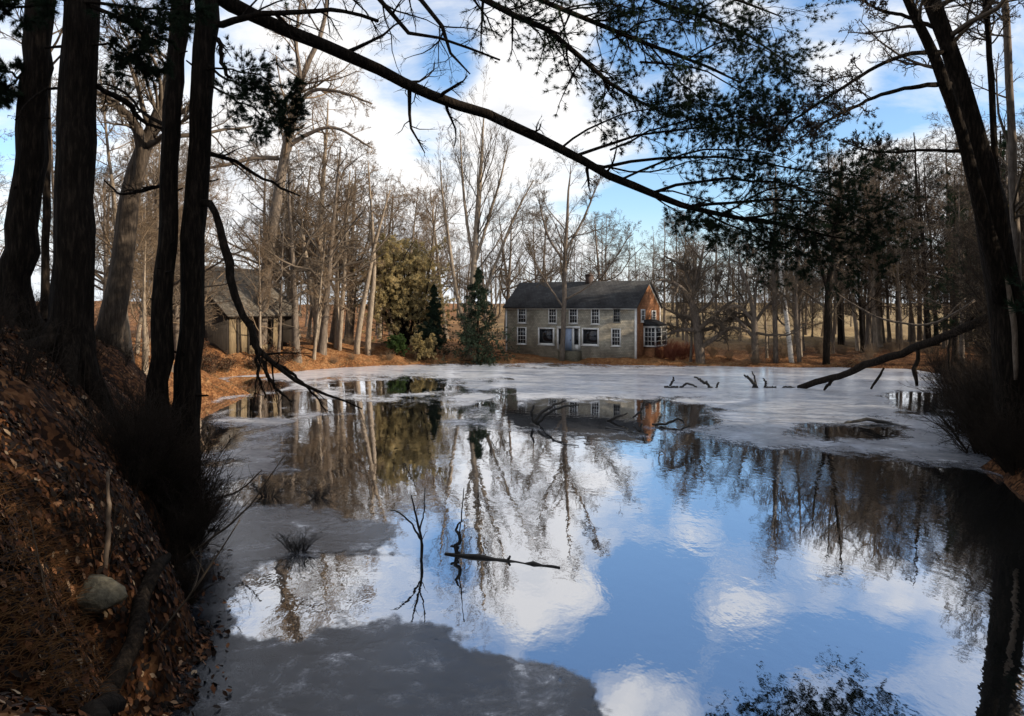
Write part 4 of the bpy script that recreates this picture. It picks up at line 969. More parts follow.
for k, (lab, st, bk) in enumerate([
        ('dark upright trunk between the second oak and the pale birch', [(776, 371, 5.5, 64.5), (775, 320, 5, 64.5), (774, 270, 4.4, 64.5), (775, 220, 3, 64.5), (776, 165, 1, 64.5)], bark_grey),
        ('pale leaning birch on the far shore', [(793, 371, 5.5, 64.2), (789, 340, 5, 64.2), (785, 305, 4.4, 64.2), (780, 270, 3.4, 64.2), (776, 230, 2, 64.2), (772, 190, 1, 64.2)], bark_birch),
        ('thin grey tree just right of the pale birch', [(800, 371, 4.6, 64.2), (797, 330, 4.2, 64.2), (796, 290, 3.6, 64.2), (799, 240, 2.4, 64.2), (801, 200, 1, 64.2)], bark_grey),
        ('stout dark forked tree near the tip of the fallen trunk', [(826, 372, 8, 62), (827, 330, 7, 62), (828, 290, 6, 62), (833, 255, 4.4, 62), (838, 210, 3, 62), (842, 160, 1.2, 62)], bark_dark)]):
    lm = [[(828, 292, 4, 62), (822, 270, 3.4, 62), (815, 240, 2.4, 62), (812, 200, 1, 62)]] if k == 3 else []
    traced_tree('birch_tree' if k == 1 else 'bare_tree', lab, 'birch' if k == 1 else 'tree', [st], fo, bk, twig_mat, dk=5 if k == 3 else 3.2, seed=40 + k, sides=8, nst=14, rough=.03, limbs=lm)
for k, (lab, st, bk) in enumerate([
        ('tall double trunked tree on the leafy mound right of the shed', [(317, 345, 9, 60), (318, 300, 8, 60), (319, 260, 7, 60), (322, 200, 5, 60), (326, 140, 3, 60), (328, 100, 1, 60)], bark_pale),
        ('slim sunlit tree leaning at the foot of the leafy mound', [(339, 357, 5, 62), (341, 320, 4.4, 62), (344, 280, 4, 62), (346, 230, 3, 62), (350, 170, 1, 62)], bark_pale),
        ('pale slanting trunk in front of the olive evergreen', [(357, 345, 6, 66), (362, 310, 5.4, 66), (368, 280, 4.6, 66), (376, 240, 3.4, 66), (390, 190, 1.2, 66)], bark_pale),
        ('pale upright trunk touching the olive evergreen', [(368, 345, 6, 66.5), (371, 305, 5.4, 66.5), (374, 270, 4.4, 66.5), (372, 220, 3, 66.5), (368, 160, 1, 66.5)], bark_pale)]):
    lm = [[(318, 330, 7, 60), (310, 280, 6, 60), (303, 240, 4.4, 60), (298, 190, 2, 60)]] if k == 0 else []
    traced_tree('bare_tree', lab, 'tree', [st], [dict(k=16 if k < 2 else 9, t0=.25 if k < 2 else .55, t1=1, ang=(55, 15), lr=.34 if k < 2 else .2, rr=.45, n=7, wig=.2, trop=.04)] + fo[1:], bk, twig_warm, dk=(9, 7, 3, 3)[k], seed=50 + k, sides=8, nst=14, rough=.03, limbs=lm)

# spruce, olive evergreen, rhododendron
def spruce(px, py0, py1, d, wpx, label, seed):
    rng = np.random.default_rng(seed); x, y, _ = P(px, py0, d); g = hz(x, y); Ht = P(px, py1, d)[2] - g
    root = empty('spruce_tree', (x, y, g), label, 'spruce')
    p, rd = trunk_pts(rng, Ht, .16, .0)
    mb = MB(); mb.tubes(p, rd, 8); mb.build('trunk', bark_dark, root)
    Rm = wpx / F * d / 2
    pts, rad = kids(p[None], rd[None], 130, .06, .99, (88, 8), Rm / Ht, .25, 7, .05, -.03, rng, lenfn=lambda t: 1.3 * (1.03 - t) * rng.uniform(.55, 1.15, t.shape))
    w_ = MB(); w_.tubes(pts, rad, 4); lf = MB()
    pine_sprays(w_, lf, pts, rad, rng, k2=9, k3=3, L=.16, m=10, wid=.016, l2=.4, t0=.12, per=2, droop=-.06, flat=.3)
    c = w_.build('crown', bark_dark, root); lf.build('needles', needle_spruce, c, smooth=False)
spruce(478, 354, 268, 70.5, 60, 'small dark conical spruce on the shore beside the house', 61)
spruce(434, 350, 282, 74, 26, 'little dark spruce half hidden at the edge of the olive evergreen', 62)
def bushy(kind, label, cat, px, py0, py1, d, wpx, mat, seed, m=16, L=.3, wid=.03, stems=7, leafwid=None, cone=0.0, k1=9, bark=bark_dark, spread=.8, group=None):
    rng = np.random.default_rng(seed); x, y, _ = P(px, py0, d); g = hz(x, y); Ht = P(px, py1, d)[2] - g; Rm = wpx / F * d / 2
    root = empty(kind, (x, y, g), label, cat, group)
    n = 9; ang = rng.uniform(0, 2 * math.pi, stems); rr = Rm * np.sqrt(rng.uniform(0, 1, stems)) * .62
    hh = Ht * (1 - .45 * (rr / Rm) ** 2) * rng.uniform(.8, .98, stems)
    u = np.linspace(0, 1, n)
    pts = np.stack([np.cos(ang)[:, None] * rr[:, None] * u ** .6, np.sin(ang)[:, None] * rr[:, None] * u ** .6, -.15 + hh[:, None] * u], -1)
    pts[:, 1:] += rng.normal(size=(stems, n - 1, 3)) * .05
    rad = np.repeat((.06 * Ht / 5) * (1 - .8 * u)[None], stems, 0)
    t = MB(); t.tubes(pts, rad, 6); t.build('trunk', bark, root)
    p1, r1 = kids(pts, rad, k1 + 6, .12, 1, (62, 14), Rm * .75 / Ht, .4, 6, .14, .05, rng, lenfn=lambda t: 1.15 - .8 * t)
    p2, r2 = kids(p1, r1, k1, .25, 1, (48, 16), .45, .5, 4, .18, .04, rng)
    w_ = MB(); w_.tubes(p1, r1, 3); w_.tubes(p2, r2, 3)
    lf = MB()
    for pp, lo in ((p2, .3), (p1, .6)):
        for q in range(3 if pp is p2 else 2):
            tt = rng.uniform(lo, 1, len(pp)); f = tt * (pp.shape[1] - 1); i = np.minimum(f.astype(int), pp.shape[1] - 2); ar = np.arange(len(pp))
            c = pp[ar, i] + (pp[ar, i + 1] - pp[ar, i]) * (f - i)[:, None]
            lf.tufts(c, norm(pp[ar, i + 1] - pp[ar, i]) + np.array([0, 0, .3]), L, m, spread, wid, rng)
    c = w_.build('crown', bark, root); lf.build('foliage', mat, c, smooth=False)
    return root
bushy('evergreen_tree', 'broad olive green evergreen with a rounded top left of the spruce', 'evergreen tree', 406, 352, 228, 75, 118, needle_olive, 71, stems=24, L=.26, wid=.024, m=14, k1=9)
bushy('evergreen_bush', 'dark green evergreen shrub in front of the olive evergreen', 'bush', 426, 356, 318, 72, 36, needle_spruce, 72, stems=9, L=.2, wid=.02, m=12, k1=7)
bushy('rhododendron', 'glossy green rhododendron by the shore behind the pale boulder', 'bush', 396, 357, 334, 70, 34, shrub_leaf, 73, stems=7, L=.16, wid=.03, m=12, k1=6)
bushy('rhododendron', 'yellowish green rhododendron low beside the spruce', 'bush', 424, 358, 328, 70.5, 32, needle_olive, 74, stems=7, L=.16, wid=.03, m=12, k1=6)

# ------------------------------------------------------------------ the woods: each tree a thing, copied from a few grown ones
wr = np.random.default_rng(99)
def hide_far(o): return o
PROTO = {}
for key, spec, Ht, r, bk, tw_, n in (('forest', FOREST, 15, .17, bark_grey, twig_mat, 4), ('oak', OAK, 11, .2, bark_grey, twig_mat, 2), ('warm', FOREST, 14, .16, bark_pale, twig_warm, 2)):
    for q in range(n):
        sp_ = [dict(s) for s in spec]
        PROTO[key, q] = (key, q, spec, Ht, r, bk, tw_)
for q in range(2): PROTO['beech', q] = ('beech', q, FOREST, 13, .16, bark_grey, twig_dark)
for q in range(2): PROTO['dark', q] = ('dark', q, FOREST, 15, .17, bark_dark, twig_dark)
made = {}
def put(key, x, y, Ht, label, group, rz=None, cat='tree', dz=-.15):
    rz = wr.uniform(0, 6.28) if rz is None else rz
    k_, q, spec, H0, r, bk, tw_ = PROTO[key]
    loc = (x, y, hz(x, y) + dz); sc = Ht / H0
    if key not in made:
        made[key] = tree_proto('bare_tree', np.random.default_rng(q * 13 + len(k_) * 5 + ord(k_[0])), H0, r, [dict(s) for s in spec], label, group, bk, tw_, cat)
        o = made[key]
        if k_ == 'beech':                          # keeps its withered leaves through the winter
            cr = [c for c in o.children if c.name.startswith('crown')][0]; me = cr.data
            rng = np.random.default_rng(q + 900); v = np.empty(len(me.vertices) * 3, np.float32); me.vertices.foreach_get('co', v); v = v.reshape(-1, 3)
            s_ = v[rng.integers(len(v) // 2, len(v), 2600)]; s_ = s_[s_[:, 2] > 2.0]
            lf = MB(); lf.tufts(s_, rng.normal(size=s_.shape), .13, 3, .9, .04, rng); lf.build('leaves', beech_leaf, cr, smooth=False)
        o.location = loc; o.rotation_euler = (0, 0, rz); o.scale = (sc,) * 3
        return o
    return dup(made[key], loc, rz, sc, label, group)
pine_made = {}
def put_pine(q, x, y, Ht, label, group, dz=-.15):
    rz = wr.uniform(0, 6.28)
    loc = (x, y, hz(x, y) + dz)
    if q not in pine_made:
        pine_made[q] = pine_proto('pine_tree', np.random.default_rng(300 + q), 15, .22, label, group, t0=.28 if q else .15, boughs=44, blen=.2)
        o = pine_made[q]; o.location = loc; o.rotation_euler = (0, 0, rz); o.scale = (Ht / 15,) * 3; return o
    return dup(pine_made[q], loc, rz, Ht / 15, label, group)
def scatter(n, dmin, dmax, pxmin, pxmax, clear, sep=1.6):
    out = []
    for _ in range(n * 30):
        d = math.sqrt(wr.uniform(dmin ** 2, dmax ** 2)); px = wr.uniform(pxmin, pxmax); x = (px - CX) / F * d; y = d
        if sdist([x], [y], POND)[0] < clear: continue
        if any((x - a) ** 2 + (y - b) ** 2 < sep * sep for a, b in out): continue
        out.append((x, y))
        if len(out) >= n: break
    return out
def sunny(x, y, Ht, targets):
    for tx, ty, tz in targets:
        l = np.array([x - tx, y - ty]); s_ = np.array([math.cos(math.radians(SUN_AZ)), math.sin(math.radians(SUN_AZ))]); al = l @ s_
        if al > 0 and abs(l[0] * s_[1] - l[1] * s_[0]) < 3.2 and tz + al * math.tan(math.radians(SUN_EL)) < hz(x, y) + Ht: return False
    return True
LIT = [(14, 70, 3.5), (15, 74, 3.5)]
def free(x, y):                                   # keep off the buildings
    l = np.array([x, y]) - FL; s, t = l @ U, l @ V_
    if -1.5 < s < Lh + 2.5 and -1.5 < t < Wh + 1.5: return False
    l = np.array([x, y]) - C0; s, t = l @ Es, l @ Gs
    return not (-1.2 < s < Ls + 1.2 and -1.2 < t < Ws + 1.2)
FQ = [('forest', q) for q in range(4)]; WQ = [('warm', q) for q in range(2)]; OQ = [('oak', q) for q in range(2)]; BQ = [('beech', q) for q in range(2)]; DQ = [('dark', q) for q in range(2)]
pick = lambda L: L[wr.integers(len(L))]
# left bank behind the pines
for x, y in scatter(8, 30, 66, -60, 160, 1.6, 3.0) + scatter(20, 40, 66, 165, 320, 1.6, 1.8):
    if free(x, y): put(pick(FQ + WQ), x, y, min(18, 4.87 + (308 - wr.uniform(60, 240)) / F * y), 'bare grey tree in the wood on the left bank behind the pines and shed', 'bare trees of the left bank wood')
for x, y in scatter(12, 27, 48, 100, 184, .5, 2.0):
    put(pick(OQ + WQ + OQ), x, y, wr.uniform(8, 12), 'wide branching bare tree leaning out from the left bank over the pond edge', 'spreading trees of the left bank')
# low thicket trees round the mound, d 58-75
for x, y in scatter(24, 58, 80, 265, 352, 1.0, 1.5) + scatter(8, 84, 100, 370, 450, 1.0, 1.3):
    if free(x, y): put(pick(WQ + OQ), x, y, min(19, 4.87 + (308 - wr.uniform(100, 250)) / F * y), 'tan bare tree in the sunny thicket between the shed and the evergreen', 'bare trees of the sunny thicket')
# behind the house and the evergreens
for x, y in scatter(30, 90, 150, 300, 690, 2, 3):
    if free(x, y): put(pick(FQ + OQ), x, y, min(21, 4.87 + (308 - wr.uniform(205, 280)) / F * y), 'grey bare tree in the far wood behind the house', 'bare trees behind the house')
# right of the house along the far shore and beyond
for x, y in scatter(36, 68, 130, 680, 860, 1.5, 2.0):
    put(pick(FQ + WQ), x, y, min(19, 4.87 + (308 - wr.uniform(200, 285)) / F * y), 'thin bare tree beyond the far shore between the oaks and the right wood', 'bare trees beyond the far shore')
# the dark wood of the right bank
for x, y in scatter(14, 50, 95, 860, 1090, .8, 1.5):
    Ht = min(24, 4.87 + (308 - wr.uniform(150, 240)) / F * y)
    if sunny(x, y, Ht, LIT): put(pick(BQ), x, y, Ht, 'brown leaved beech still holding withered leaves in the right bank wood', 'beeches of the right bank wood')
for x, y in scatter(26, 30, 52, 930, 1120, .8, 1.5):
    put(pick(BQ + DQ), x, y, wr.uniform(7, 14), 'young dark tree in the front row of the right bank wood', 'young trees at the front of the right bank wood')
for x, y in scatter(80, 36, 95, 840, 1090, .8, 1.6):
    Ht = min(25, 4.87 + (308 - wr.uniform(95, 230)) / F * y)
    if sunny(x, y, Ht, LIT): put(pick(FQ + WQ + DQ), x, y, Ht, 'bare brown tree in the dense wood along the right bank', 'bare trees of the right bank wood')
for q, (px, d, Ht) in enumerate([(955, 64, 15), (1000, 52, 16), (1060, 40, 14)]):
    x = (px - CX) / F * d; put_pine(q % 2, x, d, Ht, 'dark green pine among the bare trees of the right bank', 'pines of the right bank wood')
# beside and behind the standpoint: unseen pines added to shade the near bank
shade = []
GAPS = [(-4.3, 8.6, 1.6)]              # sunlight falls through here on the orange leaves
a, e = math.radians(SUN_AZ), math.radians(SUN_EL)
for _ in range(6000):
    x = wr.uniform(8, 56); y = wr.uniform(-24, 24)
    if y > 4 and (x / max(y, .1)) < .72 * 1: continue
    if sdist([x], [y], POND)[0] < 1.0 or any((x - a) ** 2 + (y - b) ** 2 < 5 for a, b in shade): continue
    skip = False
    for tx, ty, tz in GAPS:
        l = np.array([x - tx, y - ty]); sd_ = np.array([math.cos(a), math.sin(a)]); al = l @ sd_; ac = abs(l[0] * sd_[1] - l[1] * sd_[0])
        if al > 0 and ac < 1.7 and tz + al * math.tan(e) < 21: skip = True
    if skip: continue
    shade.append((x, y))
    if len(shade) >= 190: break
for q, (x, y) in enumerate(shade): put_pine(q % 2, x, y, wr.uniform(13, 19), 'tall unseen pine added beside the standpoint for shade', 'added shade pines')
for tg in (P(25, 150, 17), P(74, 150, 15.5), P(78, 60, 15.5), P(180, 180, 18.5), P(200, 250, 18.5)):
    for al in (23, 27, 32):                        # tall pines added off frame, set sunward to shade the near trunks
        x, y = tg[0] + al * math.cos(a) + wr.normal() * .8, tg[1] + al * math.sin(a) + wr.normal() * .8
        if y > 4 and x / y < .72 or sdist([x], [y], POND)[0] < .8: continue
        put_pine(0, x, y, wr.uniform(20, 23), 'tall unseen pine added beside the standpoint for shade', 'added shade pines')
for x, y in ((-9, -1), (-12, 5), (-7, -6), (-2, -7), (4, -6), (-15, 0), (-14, 11)): put_pine(1, x, y, wr.uniform(13, 17), 'tall unseen pine added beside the standpoint for shade', 'added shade pines')

# far wood on the rise: nobody could count it
def far_wood():
    rng = np.random.default_rng(4); mb = MB()
    for _ in range(210):
        d = rng.uniform(150, 300); px = rng.uniform(260, 1200); x = (px - CX) / F * d; g = hz(x, d); Ht = rng.uniform(7, 13) if px > 640 and px < 860 else rng.uniform(10, 17)
        p, rd = trunk_pts(rng, Ht, .2, .03, n=6); p += (x, d, g)
        mb.tubes(p, rd, 4)
        a, b = kids(p[None], rd[None], 16, .25, 1, (48, 14), .32, .45, 4, .15, .08, rng); mb.tubes(a, b, 3)
        a, b = kids(a, b, 9, .2, 1, (42, 15), .5, .6, 3, .2, .05, rng, rmin=.02); mb.tubes(a, b, 3)
    return tag(mb.build('far_wood', twig_mat), 'hazy mass of bare trees on the far rise behind the pond', kind='stuff')
far_wood()

# ------------------------------------------------------------------ undergrowth: bare shrubs
def shrub_proto(kind, label, group, mat, seed, Ht=1.6, n=26, cat='shrub', leafy=None):
    rng = np.random.default_rng(seed); root = empty(kind, (0, 0, 0), label, cat, group)
    az = rng.uniform(0, 6.28, n); tl = rng.uniform(.1, .7, n); L = Ht * rng.uniform(.6, 1.1, n)
    d = np.stack([np.cos(az) * tl, np.sin(az) * tl, np.ones(n)], 1); d = norm(d)
    pts = np.empty((n, 6, 3)); pts[:, 0] = np.stack([np.cos(az) * .12, np.sin(az) * .12, np.full(n, -.1)], 1)
    for q in range(1, 6): d = norm(d + .12 * rng.normal(size=d.shape)); pts[:, q] = pts[:, q - 1] + d * (L / 5)[:, None]
    rad = np.repeat(np.linspace(.012, .004, 6)[None], n, 0)
    mb = MB(); mb.tubes(pts, rad, 4)
    a, b = kids(pts, rad, 7, .2, 1, (40, 15), .4, .6, 4, .2, .05, rng, rmin=.004); mb.tubes(a, b, 3)
    a, b = kids(a, b, 5, .2, 1, (40, 15), .5, .6, 3, .2, .04, rng, rmin=.003); mb.tubes(a, b, 3)
    mb.build('branches', mat, root)
    if leafy is not None:
        lf = MB(); ar = np.arange(len(a)); lf.tufts(a[ar, -1], a[ar, -1] - a[ar, 0], .09, 3, .9, .022, rng); lf.build('leaves', leafy, root, smooth=False)
    return root
SH = {}
def put_shrub(key, x, y, s, label, group, mat, Ht=1.6, n=26, kind='shrub', leafy=None):
    if key not in SH:
        SH[key] = shrub_proto(kind, label, group, mat, 500 + len(SH), Ht, n, leafy=leafy); o = SH[key]
        o.location = (x, y, hz(x, y) - .05); o.scale = (s,) * 3; return o
    return dup(SH[key], (x, y, hz(x, y) - .05), wr.uniform(0, 6.28), s * wr.uniform(.85, 1.15), label, group)
for px, d, s in [(662, 70.5, 1.0), (672, 70, 1.1), (682, 70.6, 1.0), (690, 71, .9), (668, 73, 1.1), (680, 74, 1.1), (652, 66.5, .6)]:
    put_shrub('red', (px - CX) / F * d, d, s, 'reddish brown bare shrub beside the red gable of the house', 'red shrubs beside the house', twig_red, 1.5, 60)
for x, y in scatter(22, 64, 78, 700, 930, .3, 1.2):
    put_shrub('tan', x, y, wr.uniform(.7, 1.1), 'tan bare shrub on the far shore right of the house', 'shrubs on the far shore', twig_warm, 1.5, 36)
for x, y in scatter(14, 55, 74, 300, 520, .4, 1.2):
    if free(x, y): put_shrub('tan', x, y, wr.uniform(.5, .9), 'tan bare shrub on the sunny shore left of the house', 'shrubs on the sunny shore', twig_warm)
for x, y in scatter(20, 50, 63, 195, 320, .4, 1.1):
    if free(x, y): put_shrub('brown', x, y, wr.uniform(.6, 1.1), 'brown bare shrub on the bank below the shed', 'shrubs below the shed', twig_warm, 1.4, 30, leafy=leaf_mat)
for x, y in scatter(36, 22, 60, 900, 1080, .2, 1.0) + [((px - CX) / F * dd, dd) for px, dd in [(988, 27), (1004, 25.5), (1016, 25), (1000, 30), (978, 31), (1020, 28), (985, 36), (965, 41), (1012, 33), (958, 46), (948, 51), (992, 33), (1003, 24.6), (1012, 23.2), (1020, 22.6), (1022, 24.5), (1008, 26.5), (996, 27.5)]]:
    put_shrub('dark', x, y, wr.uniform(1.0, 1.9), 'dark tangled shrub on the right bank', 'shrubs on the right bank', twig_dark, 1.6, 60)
for x, y in scatter(58, 9, 34, -20, 180, .2, .8):
    put_shrub('near', x, y, wr.uniform(.5, 1.0), 'thin bare shrub on the leafy slope of the left bank', 'shrubs on the left bank', twig_dark, 1.5, 16)

for px, dd, s in [(150, 14.5, 1.0), (164, 15.2, 1.05), (174, 14.2, .95), (182, 15.6, 1.1), (140, 15.5, 1.0), (170, 16.4, 1.1), (186, 16.6, 1.0), (128, 13.8, .8), (184, 13.2, .7)]:
    put_shrub('thick', (px - CX) / F * dd, dd, s, 'dense dark shrub tangled round the foot of the twin pines', 'shrubs at the foot of the twin pines', twig_dark, 1.7, 90)

# ------------------------------------------------------------------ things on the near bank
def hit(px, py, lo=2.0, hi=60.0):
    d = np.geomspace(lo, hi, 900); x = (px - CX) / F * d; z = H - (py - HY) / F * d
    g = np.maximum(height(x, d), 0.0); i = np.argmax(z < g)
    return np.array([x[i], d[i], g[i]])
def rock(label, px, py, wpx, hpx, seed, mat=rock_mat, sink=0.0):
    p = hit(px, py); d = p[1]; rng = np.random.default_rng(seed)
    bm_ = MB(); n, m_ = 22, 32
    u = np.linspace(0, math.pi, n); v = np.linspace(0, 2 * math.pi, m_, endpoint=False)
    U_, Vv = np.meshgrid(u, v, indexing='ij'); dirs = np.stack([np.sin(U_) * np.cos(Vv), np.sin(U_) * np.sin(Vv), np.cos(U_)], -1)
    pl = norm(rng.normal(size=(11, 3))); cut = rng.uniform(.5, .85, 11)
    r = np.min(np.where(dirs @ pl.T > .05, cut / np.maximum(dirs @ pl.T, .05), 9), -1); r = np.minimum(r, 1.15)
    r = r * (1 + .04 * fbm(Vv * 3, U_ * 4, 4, seed)); q = dirs * r[..., None] * np.array([wpx, wpx * .85, hpx * 1.15]) / F * d / 2
    idx = np.arange(n * m_).reshape(n, m_); i0 = idx[:-1]; i1 = idx[1:]
    bm_.add(q, np.stack([i0, i1, np.roll(i1, -1, 1), np.roll(i0, -1, 1)], -1).reshape(-1, 4))
    o = bm_.build('rock', mat, smooth=True); o.location = (p[0] - sink * wpx / F * d, p[1], p[2] - hpx / F * d * .1)
    return tag(o, label, 'rock')
rock('flat topped grey rock among the orange leaves of the near bank', 94, 600, 76, 38, 5, sink=.12)
rock('pale boulder on the shore in front of the rhododendron', 388, 347, 20, 11, 6, white_paint and noise_mat('pale_rock', [(.3, (.4, .38, .34)), (.7, (.6, .58, .54))], 4, .9, .5))
for k, (px, py, w_, lab) in enumerate([(535, 359, 9, 'low grey stone on the shore before the house, leftmost of four'), (572, 358.5, 6, 'small stone on the shore below the house door'), (602, 357.5, 11, 'grey boulder on the lawn below the right ground floor windows'), (628, 359, 7, 'stone on the shore near the house corner')]):
    rock(lab, px, py, w_, w_ * .55, 80 + k)
def stick(kind, label, cat, paths, mat, seed=1, spec=None, group=None, n=14, part='branch', sides=7, rough=.1):
    rng = np.random.default_rng(seed); b0 = P(*paths[0][0][:2], paths[0][0][3]); mb = MB(); more = []
    for k, st in enumerate(paths):
        q = np.array([(*P(a, b, d), w_ / F * d / 2) for a, b, w_, d in st]); q = resample(q, n)
        q[1:-1, :3] += rng.normal(size=(n - 2, 3)) * .4 * q[1:-1, 3:4]
        mb.tubes(q[:, :3], q[:, 3], sides, cap=True, rough=rough, rng=rng)
        if spec: crown_of(mb, q[None, :, :3], q[None, :, 3], spec, rng, (3, 3, 3))
    o = mb.build(kind, mat, off=b0); o.location = b0
    return tag(o, label, cat, group)
wd = lambda py: H * F / (py - HY)
TS = [dict(k=4, t0=.3, t1=1, ang=(40, 15), lr=.3, rr=.5, n=5, wig=.2, trop=.05, rmin=.004)]
stick('leaning_stem', 'dark broken stem leaning on the near bank at the water edge', 'dead stem', [[(a_, b_, w_, hit(a_, b_)[1] - o_) for a_, b_, w_, o_ in [(94, 730, 24, .1), (106, 690, 20, .35), (125, 645, 18, .5), (143, 602, 16, .6), (156, 574, 14, .75), (167, 556, 9, .9)]]], bark_dark, 3)
p = hit(106, 574)
stick('dead_sapling', 'thin pale dead sapling standing above the grey rock', 'sapling', [[(105, 578, 5, p[1]), (107, 545, 5, p[1]), (109, 510, 4.4, p[1]), (107, 472, 2.5, p[1])]], dry_wood, 4)
p1 = hit(80, 420); p2 = hit(150, 470)
stick('fallen_branch', 'long pale fallen branch lying across the left bank slope', 'branch', [[(76, 410, 3, p1[1] - .3), (102, 436, 3.4, (p1[1] * 2 + p2[1]) / 3 - .3), (130, 462, 3.4, (p1[1] + p2[1] * 2) / 3 - .3), (160, 490, 3, p2[1] - .4), (186, 512, 2, p2[1] - .2)]], dry_wood, 5, TS)
TW2 = [dict(k=5, t0=.2, t1=1, ang=(35, 12), lr=.4, rr=.6, n=6, wig=.14, trop=.06, rmin=.004), dict(k=4, t0=.2, t1=1, ang=(35, 14), lr=.45, rr=.7, n=4, wig=.18, trop=.04, rmin=.003)]
for k, (a, b, c, e_, lab) in enumerate([(195, 560, 285, 455, 'long thin twig arching from the near bank over the ice'), (150, 640, 240, 520, 'thin bent twig rising beside the leaning stem'), (60, 640, 30, 520, 'bare twig beside the near grass clump'), (205, 500, 262, 470, 'short twig reaching over the ice from the bank')]):
    p = hit(a if a < 180 else 170, b); d = p[1]
    stick('twig', lab, 'twig', [[(min(a, 172), b + 6, 2.6, d), ((a + c) / 2, (b + e_) / 2 + 8, 2.0, d), (c, e_, 1.0, d)]], twig_mat, 90 + k, TW2)

# ------------------------------------------------------------------ dead wood standing in the pond
d = wd(424)
stick('dead_branch', 'dark forked dead branch standing out of the water in front of the house', 'branch', [[(535, 428, 3, d), (532, 415, 3, d), (534, 405, 1.8, d)], [(533, 426, 3.4, d), (541, 412, 3.2, d + .2), (556, 404, 2.8, d + .4), (566, 401, 1.6, d + .6)], [(537, 425, 3, d), (549, 413, 3, d - .2), (562, 407, 2.6, d - .4), (579, 405, 1.6, d - .5)], [(531, 424, 3.4, d - .3), (545, 432, 3, d - 1.5), (560, 441, 2.2, d - 3)]], wet_wood, 6)
stick('dead_branch', 'dark bough lying in the melted patch below the house corner', 'branch', [[(606, 428, 3, wd(428)), (626, 431, 3, wd(431)), (648, 435, 2, wd(435))], [(607, 421, 2.6, wd(421)), (618, 416, 2.8, wd(421)), (628, 413, 1.6, wd(421))], [(641, 413, 2, wd(422)), (643, 406, 2.4, wd(422)), (645, 400, 1.4, wd(422))], [(642, 420, 2.4, wd(422)), (640, 412, 2.4, wd(422)), (633, 418, 2, wd(422))]], wet_wood, 7)
stick('dead_branch', 'curved dark branch frozen in at the right end of the melted patch', 'branch', [[(652, 424, 2, wd(426)), (666, 424, 2.6, wd(426)), (678, 419, 2.4, wd(426)), (684, 423, 1.4, wd(426))], [(660, 427, 2.4, wd(428)), (676, 430, 2.4, wd(430)), (690, 426, 1.2, wd(430))]], wet_wood, 8, TS)
for k, (lab, ps) in enumerate([('short snag in the ice, leftmost of the row before the oaks', [[(670, 386, 2, 0), (673, 380, 2.2, 0), (674, 377, 1.2, 0)], [(664, 387, 2, 0), (678, 387, 2, 0)]]),
        ('low frozen stick beside the slanting snag', [[(680, 387, 2.2, 0), (688, 384, 2.2, 0), (697, 387, 1.4, 0)]]),
        ('slanting dark snag in the ice before the wide oak', [[(712, 388, 3, 0), (704, 382, 3, 0), (694, 377, 1.6, 0)], [(716, 388, 2, 0), (719, 383, 2, 0)]]),
        ('thickest snag in the ice, pointing up left', [[(757, 388, 4, 0), (752, 381, 3.4, 0), (744, 375, 1.6, 0)], [(756, 387, 2.6, 0), (755, 379, 1.8, 0), (752, 371, 1, 0)]]),
        ('forked snag with a short upright spike beside the thickest snag', [[(764, 388, 2.2, 0), (766, 383, 2.2, 0), (763, 378, 1.2, 0)], [(764, 388, 2.6, 0), (776, 387, 2, 0)]]),
        ('row end stick almost sunk in the ice near the fallen trunk tip', [[(782, 388, 1.8, 0), (790, 387, 2, 0), (796, 388.5, 1.4, 0)]])]):
    stick('snag', lab, 'snag', [[(a, b, w_, wd(388)) for a, b, w_, _ in st] for st in ps], wet_wood, 20 + k, group='snags frozen in the far ice')
stick('sunken_log', 'low curved log frozen in the ice on the right side', 'log', [[(838, 425, 2, wd(424)), (862, 420.5, 3, wd(423)), (884, 421.5, 3.6, wd(423.5)), (904, 427, 2.4, wd(426))]], wet_wood, 30)
stick('floating_log', 'straight dark log floating in the middle of the open water', 'log', [[(445, 554, 3, wd(554)), (470, 557, 4.4, wd(557)), (509, 561, 4.6, wd(561)), (540, 565, 4.2, wd(565)), (560, 568, 2.4, wd(568))], [(508, 562, 3, wd(561)), (510, 556, 2, wd(561))]], wet_wood, 31)
d = wd(555)
stick('crooked_stump', 'small crooked upright snag rising behind the left end of the floating log', 'snag', [[(460, 556, 4, d), (455, 548, 4.6, d), (460, 540, 4, d), (459, 533, 3.4, d), (455, 530, 2.6, d), (460, 522, 1.6, d)], [(458, 548, 3, d), (451, 546, 2, d)], [(460, 534, 1.4, d), (462, 510, 1.2, d), (464, 488, .8, d)]], wet_wood, 32)
d = wd(560)
stick('drowned_sapling', 'thin drowned sapling with upright twigs at the edge of the ice', 'sapling', [[(421, 562, 3, d), (422, 545, 2.8, d), (418, 525, 2.4, d), (411, 495, 1.2, d)], [(421, 540, 2, d), (410, 522, 1.8, d), (398, 512, 1.4, d), (390, 510, .9, d)], [(420, 530, 1.8, d), (424, 510, 1.2, d), (425, 488, .8, d)]], wet_wood, 33, TS)
for k, (px, py, s, lab) in enumerate([(298, 552, .5, 'dark clump of dead twigs on the ice tongue'), (268, 496, .55, 'low twig clump in the melted hole near the left shore'), (318, 498, .4, 'small twig clump right of the melted hole'), (930, 412, 1.0, 'dark tangle of branches hanging over the right ice edge'), (962, 432, 1.2, 'black brush drooping over the water at the right bank')]):
    q = W(px, py); o = shrub_proto('twig_clump', lab, 'twig clumps standing in the pond', wet_wood, 700 + k, 1.2, 34, 'twig clump'); o.location = (q[0], q[1], -.02); o.scale = (s * 1.5, s, s * .8)

